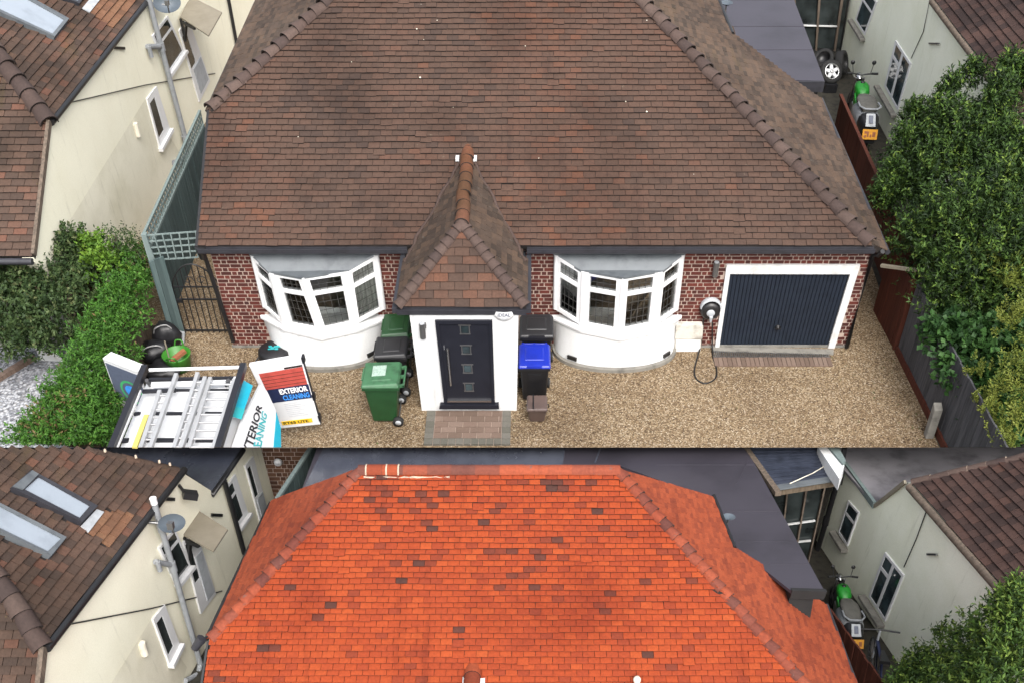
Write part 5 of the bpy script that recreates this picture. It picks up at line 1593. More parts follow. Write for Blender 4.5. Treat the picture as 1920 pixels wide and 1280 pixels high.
for s_ in (-1, 1): part(tr, 'handle', MB().tube(spl([tc + V((-.08, s_ * .24, .32)), tc + V((-.05, s_ * .27, .42)), tc + V((.05, s_ * .27, .42)), tc + V((.08, s_ * .24, .32))]), .016, 6), M['trug_green'])
bk = MB().bar(tc + V((-.08, -.10, .24)), tc + V((.14, .10, .33)), .09, .06)
single('brick_block', 'orange brick lying in the green trug', 'brick', bk, M['terracotta'])
single('broom_handle', 'pale wooden handle standing in the green trug', 'handle', MB().tube([tc + V((-.11, -.10, .06)), tc + V((-.13, -.02, .62))], .015, 6), M['wood_board'])
def bag(label, u, v, r, h, seed):
    t = thing('rubble_bag', label, 'bag', A.z(u, v, 0), A, 'black bags beside the van')
    c = A.z(u, v, 0); rr = random.Random(seed)
    mb = MB(); n, rings = 18, 8
    vs = []
    for i in range(rings):
        f = i / (rings - 1)
        for k in range(n):
            a = 2 * math.pi * k / n
            q_ = r * (math.sin(math.pi * (.12 + .80 * f)) ** .6) * (1 + .14 * math.sin(3 * a + seed) + rr.uniform(-.08, .08))
            vs.append(c + V((q_ * math.cos(a) * 1.15, q_ * math.sin(a), h * f + rr.uniform(-.02, .02))))
    fs = [(i * n + k, i * n + (k + 1) % n, (i + 1) * n + (k + 1) % n, (i + 1) * n + k) for i in range(rings - 1) for k in range(n)] + [tuple(range((rings - 1) * n, rings * n))]
    mb.add(vs, fs, 0, .5, True)
    b = part(t, 'sack', mb, M['bag_black'])
    part(t, 'strap', MB().tube(spl([c + V((-r * .9, -.1, h * .5)), c + V((-.1, -r * .8, h * 1.02)), c + V((r * .5, -r * .5, h * 1.06)), c + V((r * .9, 0, h * .4))]), .014, 5), M['bag_canvas'])
bag('slumped black bag with grey strap between hedge and green trug', 296, 672, .24, .36, 1)
bag('black bag leaning on the teal fence foot behind the trug', 318, 648, .22, .50, 2)
bag('low black bag in front of the green trug behind van roof', 308, 700, .28, .22, 3)
single('grey_panel', 'pale grey plastic sheet leaning on the teal fence foot', 'sheet', MB().slab([A.z(326, 645, .05), A.z(345, 645, .0), A.z(346, 622, .25), A.z(336, 620, .3)], (0, -.6, .8), .02), M['grey_paint'])
hs_ = single('hose_loop', 'loop of green hose on the ground behind the van rack', 'hose', MB().tube(spl([A.z(u, v, .03) for u, v in [(286, 700), (300, 690), (312, 696), (306, 710), (292, 714), (286, 704)]]), .014, 6), M['trug_green'])

# ------------------------------------------------------------------ the van with its roof rack, rear doors open
ZRK = 1.88
vn = thing('van', 'white signwritten van with roof rack and open rear doors on the drive', 'van', A.z(330, 838, 0), A)
VZ = lambda u, v, z: A.z(u, v, z)
zrf = 1.66
xa = VZ(262, 732, zrf).x; xb_ = VZ(452, 712, zrf).x
yr = VZ(365, 712, zrf).y; yf = yr - 4.2
body = MB()
prof = [(xa - .12, .30), (xa - .14, .95), (xa - .06, 1.45), (xa + .04, zrf - .03), (xa + .14, zrf), (xb_ - .14, zrf), (xb_ - .04, zrf - .03), (xb_ + .06, 1.45), (xb_ + .16, .95), (xb_ + .14, .30)]
body.hexa([V((x, yr, z)) for x, z in prof], [V((x, yf, z)) for x, z in prof])
CUT = 837.6
part(vn, 'body', body, M['van_white'], cut=CUT)
zb = zrf + .003
rf_ = MB()
for (u0, u1, v0, v1) in ((262, 440, 757, 762), (270, 440, 771, 777), (285, 440, 822, 829)):
    pass
for (v0, v1, spans_) in ((728, 731.5, ((290, 445),)), (771, 776, ((250, 262), (286, 300), (311, 345), (362, 372), (383, 419))), (820, 827, ((220, 240), (262, 280), (288, 326), (345, 352), (366, 404)))):
    for a, b in spans_:
        part(vn, 'roof_bar', MB().slab([VZ(a, v1, zrf + .02), VZ(b, v1, zrf + .02), VZ(b + 2, v0, zrf + .02), VZ(a + 2, v0, zrf + .02)], (0, 0, 1), .03), M['van_black'], cut=CUT)
part(vn, 'roof_bar', MB().bar(VZ(280, 711, zrf + .03), VZ(447, 708, zrf + .03), .05, .04), M['van_black'], cut=CUT)
# rack
part(vn, 'rack_rail', MB().bar(VZ(272, 688, ZRK), VZ(206, 848, ZRK), .09, .10), M['van_black'], cut=CUT)
part(vn, 'rack_rail', MB().bar(VZ(457, 684, ZRK), VZ(407, 848, ZRK), .09, .10), M['van_black'], cut=CUT)
part(vn, 'rack_roller', MB().tube([VZ(280, 693, ZRK), VZ(450, 688, ZRK)], .028, 8), M['van_white'])
part(vn, 'cross_bar', MB().bar(VZ(284, 721, ZRK - .1), VZ(424, 716, ZRK - .1), .07, .05), M['van_white'])
part(vn, 'cross_bar', MB().bar(VZ(268, 733, ZRK - .08), VZ(330, 731, ZRK - .08), .06, .04), M['van_black'])
part(vn, 'rack_post', MB().bar(VZ(275, 712, ZRK), VZ(283, 722, zrf), .05, .05), M['van_black'])
part(vn, 'rack_post', MB().bar(VZ(428, 712, ZRK), VZ(424, 722, zrf), .05, .05), M['van_black'])
part(vn, 'side_rail', MB().bar(VZ(262, 732, ZRK - .05), VZ(214, 848, ZRK - .05), .05, .04), M['van_white'], cut=CUT)
part(vn, 'side_rail', MB().bar(VZ(442, 707, ZRK - .05), VZ(400, 848, ZRK - .05), .05, .04), M['van_white'], cut=CUT)
# side panel graphics on the right flank
def flank(y, k):
    zs = [1.66, 1.62, 1.45, .95, .30]; xs_ = [xb_ - .06, xb_ - .03, xb_ + .06, xb_ + .16, xb_ + .14]
    i = min(3, int(k)); f = k - i
    return V((xs_[i] + (xs_[i + 1] - xs_[i]) * f, y, zs[i] + (zs[i + 1] - zs[i]) * f))
def flank_px(u, v, off=.008):
    d = A.ray(u, v); best = None
    for i in range(60):
        for_k = i / 15
        p = flank(0, for_k)
        y = (p.z - A.h) / d.z * d.y
        x = (p.z - A.h) / d.z * d.x
        e = abs(x - p.x)
        if best is None or e < best[0]: best = (e, V((p.x + off, y, p.z)), for_k)
    return best[1]
vs_ = []
sp0, sp1 = V((xb_ + .06, 0, 1.45)), V((xb_ + .16, 0, .95))
sn_ = V((.5, 0, .10)).normalized()
spq = lambda u, v, off=.010: A.pl(u, v, sp0, sn_) + sn_ * off
zq = lambda u, v: VZ(u, v, 1.60)
part(vn, 'roof_stripe', MB().slab([VZ(u, v, zrf + .006) for u, v in [(457, 712), (474, 722), (454, 778), (436, 774)]], (0, 0, 1), .004), M['van_cyan'], cut=CUT)
part(vn, 'roof_stripe', MB().slab([VZ(u, v, zrf + .007) for u, v in [(441, 761), (459, 766), (453, 785), (435, 780)]], (0, 0, 1), .004), M['van_teal'], cut=CUT)
gm_ = V((1, 0, .55)).normalized()
sidep = VZ(492, 718, 1.50)
SQ = lambda u, v: A.pl(u, v, sidep, gm_)
sq_pts = [SQ(u, v) for u, v in [(490, 718), (503, 737), (517, 768), (520, 845), (436, 845), (455, 790)]]
sideb = part(vn, 'side_panel', MB().slab(sq_pts, gm_, .06), M['van_white'], cut=CUT)
part(vn, 'side_stripe', MB().slab([SQ(u, v) + gm_ * .004 for u, v in [(518, 772), (526, 800), (527, 845), (512, 845)]], gm_, .05), M['van_cyan'], cut=CUT)
tq_ = [SQ(u, v) for u, v in [(449, 852), (466, 852), (492, 772), (477, 755)]]
tq_ = [SQ(453, 862), SQ(464, 866), SQ(489, 765), SQ(480, 755)]
def text_run(q_, s, mat, bold=.02):
    """word running along q: baseline from q[0] to q[3], height towards q[0]->... """
    vs, fs = text_geo(s, bold, 0.0)
    n = qn(q_, c0 + V((8, 0, 0)))
    mb = MB(); mb.add([bil(q_, a, b) + n * .012 for a, b in vs], fs)
    return mb
ext = [SQ(467, 866), SQ(491, 762), SQ(482, 755), SQ(448, 858)]
cle = [SQ(486, 856), SQ(500, 778), SQ(491, 768), SQ(467, 860)]
part(sideb, 'lettering', text_run(ext, 'EXTERIOR', M['print_black']), M['print_black'], cut=CUT)
part(sideb, 'lettering', text_run(cle, 'CLEANING', M['van_teal']), M['van_teal'], cut=CUT)
# right rear door, swung right round
dy = VZ(563, 669, 1.72).y
dq_ = [A.y(u, v, dy) for u, v in [(524, 803), (601, 795), (565, 669), (467, 686)]]
zt_ = (dq_[2].z + dq_[3].z) / 2
dn = qn(dq_, c0)
rd = part(vn, 'rear_door', MB().qbar(dq_, 0, 1, 0, 1, dn, -.06, 0), M['van_white'], bevel=.012, label='open right rear door printed with a red roof and lettering')
part(rd, 'door_top', MB().hexa([dq_[3] + dn * .0, dq_[2] + dn * .0, dq_[2] - dn * .08, dq_[3] - dn * .08], [p + V((0, 0, .012)) for p in (dq_[3], dq_[2], dq_[2] - dn * .08, dq_[3] - dn * .08)]), M['van_white'])
part(rd, 'red_print', MB().qbar(dq_, .11, .97, .62, .87, dn, .001, .004), M['print_red'])
sl = MB()
for k in range(4): sl.qbar(dq_, .11, .97, .655 + k * .05, .66 + k * .05, dn, .004, .006)
sl.qbar(dq_, .62, .97, .875, .90, dn, .001, .005)
part(rd, 'print_lines', sl, M['tile_butt'], kind='stuff')
part(rd, 'navy_band', MB().qbar(dq_, .12, .985, .415, .62, dn, .001, .004), M['print_navy'])
t1 = MB(); text_on(t1, dq_, 'EXTERIOR', .36, .95, .525, .605, dn, .008, bold=.035)
part(rd, 'lettering', t1, M['print_white'])
t1 = MB(); text_on(t1, dq_, 'CLEANING', .38, .95, .432, .508, dn, .008, bold=.03)
part(rd, 'lettering', t1, M['print_blue'])
sp_ = MB()
for k in range(8): sp_.qbar(dq_, .34, .34 + .5 * (.6 + .4 * ((k * 7) % 5) / 5), .37 - k * .028, .376 - k * .028, dn, .001, .003)
part(rd, 'small_print', sp_, M['print_grey'], kind='stuff')
npq = [bil(dq_, .12, .055), bil(dq_, .84, .055), bil(dq_, .84, .115), bil(dq_, .12, .115)]
pl8 = part(rd, 'number_plate', MB().qbar(npq, 0, 1, 0, 1, dn, .002, .010), M['plate_yellow'])
t1 = MB(); text_on(t1, npq, 'RT65 UTE', .05, .88, .15, .85, dn, .013, bold=.03)
part(pl8, 'lettering', t1, M['print_black'])
eh = MB()
for v_ in (.96, .42, .10): eh.qbar(dq_, .995, 1.04, v_ - .04, v_ + .04, dn, -.08, .02)
part(rd, 'hinge', eh, M['van_black'], kind='stuff')
part(rd, 'door_edge', MB().qbar(dq_, 1.0, 1.012, 0, 1, dn, -.07, -.005), M['van_black'])
# left rear door
ly = VZ(195, 668, 1.72).y
lqd = [A.y(u, v, ly) for u, v in [(236, 770), (262, 790), (262, 700), (197, 674)]]
ltop = [VZ(u, v, 1.70) for u, v in [(193, 673), (258, 698), (272, 686), (209, 661)]]
lw = (ltop[1] - ltop[0]); ln2 = lw.cross(V((0, 0, 1))).normalized()
if ln2.dot(c0 - ltop[0]) < 0: ln2 = -ln2
bh = 1.30
lq4 = [ltop[0] - V((0, 0, bh)), ltop[1] - V((0, 0, bh)), ltop[1], ltop[0]]
ld2 = part(vn, 'rear_door', MB().qbar(lq4, 0, 1, 0, 1, ln2, -.05, 0), M['van_white'], bevel=.01, label='open left rear door with dark print and round emblem')
part(ld2, 'door_top', MB().slab([p + V((0, 0, .02)) for p in ltop], (0, 0, 1), .04), M['van_white'])
part(ld2, 'slate_print', MB().qbar(lq4, .04, 1, .40, .96, ln2, .001, .004), M['print_slate'])
em = MB(); disc(em, lq4, .62, .62, .34, .17, ln2, .007, seg=24, inner=.82)
part(ld2, 'emblem_ring', em, M['print_green'])
em = MB(); disc(em, lq4, .62, .63, .20, .09, ln2, .009, seg=14)
part(ld2, 'emblem', em, M['print_blue'])
wv = MB()
for k in range(3): wv.qbar(lq4, .1 + k * .1, .9, .33 - k * .07, .345 - k * .07, ln2, .001, .004)
part(ld2, 'print_lines', wv, M['print_white'], kind='stuff')
# ladders on the rack
def ladder(label, a0, a1, b0, b1, n, z=ZRK + .06, mat='alu'):
    t = thing('ladder', label, 'ladder', VZ(*a0, z), A, 'ladders on the van rack')
    p0, p1, q0, q1 = VZ(*a0, z), VZ(*a1, z), VZ(*b0, z), VZ(*b1, z)
    for p, q in ((p0, p1), (q0, q1)): part(t, 'stile', MB().bar(p, q, .055, .07), M[mat], cut=CUT)
    yA = min(p0.y, q0.y) - .05; yB = max(p1.y, q1.y)
    for k in range(n):
        y_ = yA + (yB - yA) * (k + .3) / n
        a = p0.lerp(p1, (y_ - p0.y) / (p1.y - p0.y)); b = q0.lerp(q1, (y_ - q0.y) / (q1.y - q0.y))
        if A.proj(a)[1] < CUT and A.proj(b)[1] < CUT: part(t, 'rung', MB().tube([a, b], .017, 6), M[mat])
ladder('silver ladder nearest the van left rail beside the yellow strip', (300, 733), (262, 848), (331, 702), (279, 848), 8)
ladder('silver ladder lying along the middle of the van rack', (371, 700), (324, 848), (385, 708), (337, 848), 9)
ladder('narrow silver ladder nearest the van right rail', (395, 709), (352, 848), (440, 712), (398, 848), 9, z=ZRK + .0)
single('yellow_strip', 'pale yellow strip of board tied on the van roof rack', 'board', MB().slab([VZ(u, v, ZRK + .02) for u, v in [(270, 776), (279, 776), (257, 837), (247, 837)]], (0, 0, 1), .03), M['yellow'])

# ------------------------------------------------------------------ fences and gates of the upper plot
def board_fence(name, label, fr, g0, g1, h, n_b, mat, th=.03, rail=None, cut=None, group=None, lean=None, cat='fence', gap=.004):
    """upright boards from ground point g0 to g1"""
    t = thing(name, label, cat, g0, fr, group)
    d = (g1 - g0); up = V((0, 0, 1)); nn = d.normalized().cross(up)
    for k in range(n_b):
        a, b = g0 + d * (k / n_b), g0 + d * ((k + 1) / n_b) - d.normalized() * gap
        hh = h if not isinstance(h, tuple) else h[0] + (h[1] - h[0]) * (k + .5) / n_b
        hh += rng.uniform(-.01, .01)
        o_ = nn * rng.uniform(0, .012)
        part(t, 'board', MB().hexa([a + o_, b + o_, b + o_ + nn * th, a + o_ + nn * th], [p + up * hh for p in (a + o_, b + o_, b + o_ + nn * th, a + o_ + nn * th)], t=rng.random()), mat, cut=cut)
    if rail:
        h0, h1 = (h, h) if not isinstance(h, tuple) else h
        part(t, 'top_rail', MB().bar(g0 + up * (h0 + .02), g1 + up * (h1 + .02), .07, .05), rail, cut=cut)
    return t
# teal alley fence with trellis topping, left of the bungalow
f0 = A.z(338, 590, 0); f1 = A.z(405, 440, 0)
# follow the seen top edge
FTZ = 1.55
t0_, t1_ = A.z(278, 470, FTZ), A.z(381, 236, FTZ)
g0_, g1_ = V((t0_.x, t0_.y, 0)), V((t1_.x, t1_.y, 0))
fe1 = board_fence('fence', 'teal board fence with trellis top along the alley left of the brick house', A, g0_, g1_, FTZ, 34, M['wood_teal'], rail=M['wood_teal_pale'])
tl = MB(); dd = (g1_ - g0_); up = V((0, 0, 1))
part(fe1, 'trellis_rail', MB().bar(g0_ + up * (FTZ + .33), g1_ + up * (FTZ + .33), .05, .04), M['wood_teal_pale'])
part(fe1, 'trellis_rail', MB().bar(g0_ + up * (FTZ + .18), g1_ + up * (FTZ + .18), .03, .03), M['wood_teal_pale'])
for k in range(36):
    p = g0_ + dd * (k / 35)
    part(fe1, 'trellis_bar', MB().bar(p + up * FTZ, p + up * (FTZ + .33), .028, .028, up=(0, 1, 0)), M['wood_teal_pale'])
# front return panel and gate post
r0, r1 = A.z(300, 648, 0), A.z(346, 629, 0)
hz = A.y(303, 452, r1.y).z
fe2 = board_fence('fence', 'pale teal fence panel facing the drive beside the iron gate', A, A.z(322, 640, 0), A.z(347, 628, 0), 1.72, 3, M['wood_teal'], cat='fence')
# trellis bridging the alley over the gate
yt = A.z(390, 624, 0).y
tq1 = [A.y(u, v, yt) for u, v in [(291, 487), (372, 482), (368, 434), (274, 441)]]
tp = thing('trellis', 'grey green trellis panel bridging the alley above the iron gate', 'trellis', V((tq1[0].x, yt, 0)), A)
for k in range(5):
    part(tp, 'lattice_bar', MB().qbar(tq1, -.10 if k > 2 else 0, 1, k / 4 - .025, k / 4 + .025, nY, 0, .02), M['wood_teal_pale'])
for k in range(7):
    part(tp, 'lattice_bar', MB().qbar(tq1, k / 6 - .012, k / 6 + .012, 0, 1, nY, .02, .04), M['wood_teal_pale'])
part(tp, 'post', MB().bar(V((tq1[0].x - .05, yt, 0)), tq1[3] + V((-.03, 0, .03)), .09, .09, up=(0, 1, 0)), M['wood_teal_pale'])
# wrought iron gate
ig = thing('iron_gate', 'black wrought iron gate with arched top across the gravel alley', 'gate', A.z(390, 625, 0), A)
gx0, gx1 = A.y(349, 627, yt).x, A.y(433, 622, yt).x
GH0, GH1 = 1.05, 1.50
part(ig, 'bottom_rail', MB().bar((gx0, yt, .06), (gx1, yt, .06), .02, .03), M['black_pvc'])
part(ig, 'middle_rail', MB().bar((gx0, yt, .75), (gx1, yt, .75), .02, .03), M['black_pvc'])
part(ig, 'upper_rail', MB().bar((gx0, yt, 1.02), (gx1, yt, 1.02), .018, .025), M['black_pvc'])
arch = [V((gx0 + (gx1 - gx0) * k / 16, yt, GH0 + (GH1 - GH0) * math.sin(math.pi * k / 16) ** .7)) for k in range(17)]
part(ig, 'arch', MB().tube(arch, .014, 6), M['black_pvc'])
for k in range(9):
    f = k / 8; x = gx0 + (gx1 - gx0) * f
    top = GH0 + (GH1 - GH0) * max(0.0, math.sin(math.pi * f)) ** .7
    part(ig, 'bar', MB().bar((x, yt, .0), (x, yt, top), .016, .016, up=(0, 1, 0)), M['black_pvc'])
for s_ in (-1, 1):
    c = V(((gx0 + gx1) / 2 + s_ * .12, yt, 1.16))
    part(ig, 'scroll', MB().tube([c + V((math.cos(a) * .10 * (1 - a / 9), 0, math.sin(a) * .10 * (1 - a / 9))) for a in [k * .5 for k in range(14)]], .009, 5), M['black_pvc'])
part(ig, 'latch', MB().bar((gx0, yt - .03, .74), (gx0 + .12, yt - .03, .74), .05, .07), M['black_pvc'])
# dark panel fence below the hedge
board_fence('fence', 'weathered brown board fence between the hedge and the van', A, A.z(290, 640, 0), A.z(100, 1010, 0), (.9, .7), 30, M['wood_brown'], cut=837.6)
# right side: red brown gate, gravel board and grey fence
gA, gB2 = A.z(1674, 653, 0), A.z(1636, 582, 0)
gt_ = board_fence('side_gate', 'dark red brown boarded gate standing in the shaded alley beside the garage', A, gA, gB2, (1.42, 1.42), 9, M['wood_red'], cat='gate')
tz = A.y(1722, 515, gA.y).z
part(gt_, 'stile', MB().bar(gA + V((.03, -.02, 0)), gA + V((.03, -.02, 1.5)), .09, .06, up=(0, 1, 0)), M['wood_red'])
part(gt_, 'top_cap', MB().bar(A.y(1652, 498, gA.y + .5), A.y(1718, 507, gA.y + .1), .06, .05), M['wood_board'])
GFH = 1.36
p0, p1 = A.z(1680, 660, 0), A.z(1850, 1010, 0)
board_fence('fence', 'weathered grey board fence on the right edge of the drive', A, p0 + V((.05, 0, .12)), p1 + V((.05, 0, .12)), GFH, 34, M['wood_grey'], cut=837.6)
single('gravel_board', 'low red brown gravel board along the foot of the grey fence', 'board', MB().bar(p0 + V((0, 0, .07)), p1 + V((0, 0, .07)), .05, .14), M['wood_red'], cut=837.6)
cpb = A.z(1741, 818, 0)
cpo = MB().hexa([cpb + V(p) for p in ((-.07, -.06, 0), (.07, -.06, 0), (.07, .08, 0), (-.07, .08, 0))], [cpb + V(p) for p in ((-.07, -.04, .62), (.07, -.04, .62), (.07, .10, .68), (-.07, .10, .68))])
single('concrete_post', 'short square concrete spur post standing before the grey fence', 'post', cpo, M['concrete'], bevel=.015)
# long fence on the property line beside the brown side slope
q0, q1 = A.z(1724, 512, 1.3), A.z(1576, 180, 1.3)
board_fence('fence', 'long red brown fence between the brown roof and the motorbike alley', A, V((q0.x, q0.y, 0)), V((q1.x, q1.y, 0)), 1.3, 26, M['wood_red'], rail=M['wood_red'])
q0, q1 = B.z(1690, 1330, 1.0), B.z(1555, 1140, 1.0)
board_fence('fence', 'dark red brown fence beside the orange side slope', B, V((q0.x, q0.y, 0)), V((q1.x, q1.y, 0)), 1.0, 16, M['wood_red'])
# front garden things left
single('white_board', 'white board leaning in the stone bed below the shrub', 'board', MB().slab([A.z(64, 650, .38), A.z(78, 676, 0), A.z(122, 678, 0), A.z(100, 655, .25)], (.2, -.7, .6), .03), M['white_worn'])
ged = thing('brick_edging', 'row of brown edging bricks beside the white stone bed', 'edging', A.z(30, 700, 0), A)
e0, e1_ = A.z(-20, 724, 0), A.z(66, 672, 0)
for k in range(11):
    a, b = e0.lerp(e1_, k / 11), e0.lerp(e1_, (k + .92) / 11)
    part(ged, 'brick', MB().bar(a + V((0, 0, .05)), b + V((0, 0, .05)), .12, .09, t=rng.random()), M['paver'])
single('compost_shed', 'small dark red brown shed side seen through the shrub', 'shed', MB().box(A.z(150, 630, .3).x, A.z(176, 630, .3).x, A.z(160, 640, 0).y, A.z(160, 640, 0).y + .9, 0, 1.1), M['wood_red'])

# ------------------------------------------------------------------ plants
def leaf_quad(mb, p, d, n, L, wd, t, fold=.25):
    s = d.cross(n)
    if s.length < .01: s = d.cross(V((1, .3, .2)))
    s.normalize(); n = s.cross(d)
    m = p + d * L * .5
    mb.add([p, m + s * wd * .5 + n * L * fold * .3, p + d * L, m - s * wd * .5 + n * L * fold * .3], [(0, 1, 2, 3)], 0, t)
def rdir(r):
    while True:
        v = V((r.uniform(-1, 1), r.uniform(-1, 1), r.uniform(-1, 1)))
        if .1 < v.length < 1: return v.normalized()
def crown(mb, fr, blobs, dens, L, wd, r, vmax=None, up=.5, sprig=9, slen=.16, vmin=None, tb=.0, shell=.45, tint=None):
    """sprigs of leaves spread through ellipsoid blobs (centre, radius xyz)"""
    for (c, rad_) in blobs:
        rad_ = V(rad_) if not isinstance(rad_, (int, float)) else V((rad_, rad_, rad_))
        nS = int(dens * (rad_.x * rad_.y + rad_.x * rad_.z + rad_.y * rad_.z))
        for _ in range(nS):
            d = rdir(r)
            if d.z < -.55: d.z = -d.z
            f = shell + (1 - shell) * r.random() ** .6
            f *= 1 + .18 * r.gauss(0, 1)
            p = c + V((d.x * rad_.x, d.y * rad_.y, d.z * rad_.z)) * f
            u, v, w_ = fr.proj(p)
            if vmax and v > vmax - 5: continue
            if vmin and v < vmin: continue
            ax = (d + V((0, 0, up)) + rdir(r) * .5).normalized()
            st = min(.98, max(.02, r.gauss(.42, .27) + tb)) if tint is None else tint(p, r)
            for k in range(sprig):
                q = p + ax * slen * (k / sprig)
                ld = (rdir(r) + ax * .55).normalized()
                if vmax and fr.proj(q + ld * L)[1] > vmax: continue
                leaf_quad(mb, q, ld, (V((0, 0, 1)) + rdir(r) * .7).normalized(), L * r.uniform(.55, 1.3), wd * r.uniform(.7, 1.2), min(.99, max(.01, st + r.gauss(0, .14))))
def pb(fr, u, v, z, rpx, sy=1.0, sz=1.0):
    p = fr.z(u, v, z); w_ = fr.proj(p)[2]; rr = rpx / F_PX * w_
    return (p, (rr, rr * sy, rr * sz))
def tree(name, label, cat, fr, base, blobs, lm, dens, L, wd, seed, vmax=None, trunk=None, group=None, **k):
    t = thing(name, label, cat, base, fr, group)
    r = random.Random(seed); mb = MB()
    crown(mb, fr, blobs, dens, L, wd, r, vmax=vmax, **k)
    part(t, 'crown', mb, lm)
    if trunk:
        tm = MB()
        tm.tube([base, base + V((.05, .03, trunk * .5)), base + V((.0, .05, trunk))], [.10, .08, .04], 8)
        for i, (c, rr) in enumerate(blobs[:7]):
            tm.tube([base + V((0, .03, trunk * (.4 + .08 * i))), base.lerp(c, .6) + V((0, 0, .2)), c], [.045, .03, .012], 6)
        part(t, 'trunk', tm, M['bark'])
    return t
VM = 837.2
bayb = [pb(A, *a) for a in [(1868, 222, 3.2, 40), (1800, 245, 3.0, 46), (1750, 268, 2.7, 36), (1742, 270, 2.3, 50), (1700, 315, 1.9, 42), (1925, 255, 3.0, 55), (1850, 300, 2.7, 85), (1775, 345, 2.3, 80),
    (1700, 385, 1.6, 52), (1680, 350, 1.5, 30), (1890, 400, 2.5, 95), (1800, 440, 2.2, 90), (1735, 455, 1.7, 60), (1870, 505, 2.1, 90), (1795, 535, 1.7, 70), (1945, 330, 2.8, 90), (1950, 470, 2.5, 90), (1740, 510, 1.2, 40),
    (1880, 590, 1.5, 80), (1800, 590, 1.2, 60), (1706, 345, 1.8, 50), (1920, 560, 1.6, 80)]]
spk = [(1708, 222, 2.2, 15), (1776, 180, 2.6, 16), (1815, 148, 2.8, 14), (1838, 138, 2.9, 9), (1886, 130, 3.0, 22), (1908, 125, 3.1, 16), (1690, 262, 2.0, 12), (1870, 160, 3.0, 18), (1670, 330, 1.5, 14), (1750, 215, 2.4, 14), (1655, 365, 1.2, 16)]
for s_ in spk:
    bayb += [pb(A, s_[0], s_[1] + (4 if s_[0] < 1850 else 24), s_[2] + .7, s_[3] * .85, 1.0, 2.4)] * 3
btree = tree('bay_tree', 'large dark glossy evergreen bay tree against the upper pale green wall', 'tree', A, A.z(1850, 620, 0), bayb, M['leaf_bay'], 380, .088, .034, 201, vmax=VM, trunk=1.6, up=.9, sprig=10, slen=.22)
ivy = [pb(A, *a) for a in [(1790, 640, 1.3, 45), (1840, 660, 1.3, 60), (1900, 660, 1.4, 55), (1810, 700, 1.1, 45), (1870, 730, 1.0, 55), (1935, 720, 1.2, 60), (1768, 625, 1.35, 22), (1845, 770, .8, 40), (1900, 800, .6, 60), (1935, 840, .6, 60), (1880, 850, .5, 50), (1780, 590, 1.3, 24)]]
tree('ivy', 'bright green broad leaved ivy spilling over the grey fence', 'plant', A, A.z(1850, 760, 0), ivy, M['leaf_ivy'], 260, .125, .11, 202, vmax=VM, up=.3, sprig=6, slen=.16)
con = []
for (u, v, z, h_, lean) in [(1875, 500, 2.3, 60, -.2), (1900, 540, 2.3, 60, -.3), (1915, 590, 2.2, 50, -.3), (1890, 610, 2.1, 40, -.3), (1880, 470, 2.4, 40, -.2), (1908, 450, 2.4, 40, -.3), (1900, 690, 1.8, 60, -.1), (1880, 740, 1.6, 60, -.3), (1905, 790, 1.4, 70, -.2),
    (1850, 770, 1.3, 60, -.3), (1870, 820, 1.1, 60, -.3), (1915, 840, 1.2, 70, -.2), (1840, 745, 1.4, 26, -.2), (1835, 700, 1.5, 26, -.2), (1925, 730, 1.7, 60, -.2), (1890, 830, 1.1, 50, -.3), (1930, 640, 2.0, 40, -.2)]:
    p = A.z(u, v, z); sc = A.proj(p)[2] / F_PX
    con.append((p, h_ * sc, lean))
def conifer(label, sprays, seed, vmax):
    t = thing('conifer', label, 'tree', A.z(1930, 830, 0), A)
    r = random.Random(seed); mb = MB()
    for (p, L_, lean) in sprays:
        for j in range(9):
            ax = (V((lean + r.gauss(0, .45), r.gauss(-.1, .4), .9))).normalized()
            o = p + V((r.gauss(0, .10), r.gauss(0, .10), r.gauss(0, .06)))
            n = 26
            st = min(.95, max(.05, r.gauss(.55, .2)))
            for k in range(n):
                f = k / n
                q = o + ax * L_ * f
                side = rdir(r); side = (side - ax * side.dot(ax)).normalized()
                ln_ = L_ * .36 * (1 - f * .8) * r.uniform(.7, 1.1)
                dr = (side + ax * .9).normalized()
                if A.proj(q + dr * ln_)[1] > vmax or A.proj(q)[1] > vmax: continue
                for m_ in range(3):
                    leaf_quad(mb, q + dr * ln_ * m_ / 3, (dr + rdir(r) * .35).normalized(), rdir(r), ln_ * .5, .022, min(.99, max(.01, st + r.gauss(0, .12) + .1 * m_)), .1)
    part(t, 'crown', mb, M['leaf_conifer'])
    part(t, 'trunk', MB().tube([A.z(1945, 810, 0), A.z(1945, 700, 1.6), A.z(1940, 520, 2.5)], [.08, .06, .02], 7), M['bark'], cut=837.6)
conifer('golden green conifer with feathery sprays at the right edge', con, 203, VM)
hed = [pb(A, *a, 1.0, .85) for a in [(262, 478, 1.25, 26), (240, 505, 1.2, 36), (248, 540, 1.1, 40), (228, 560, 1.15, 44), (222, 600, 1.05, 48), (200, 625, 1.1, 48), (205, 665, .95, 52), (178, 680, 1.05, 52), (172, 725, .95, 62), (150, 745, .95, 62),
    (130, 785, .85, 66), (170, 790, .85, 60), (100, 825, .75, 66), (150, 835, .75, 66), (200, 760, .8, 40), (60, 850, .6, 55), (195, 820, .65, 40), (265, 515, 1.0, 22), (188, 845, .7, 45)]]
def hedge_tint(p, r):
    u, v, _ = A.proj(p)
    k = r.gauss(.45, .17)
    if v > 735 and ((u - 95) ** 2 / 50 ** 2 + (v - 785) ** 2 / 40 ** 2 < 1 or (u - 140) ** 2 / 28 ** 2 + (v - 738) ** 2 / 16 ** 2 < 1) and r.random() < .3: return .97
    return min(.86, max(.02, k))
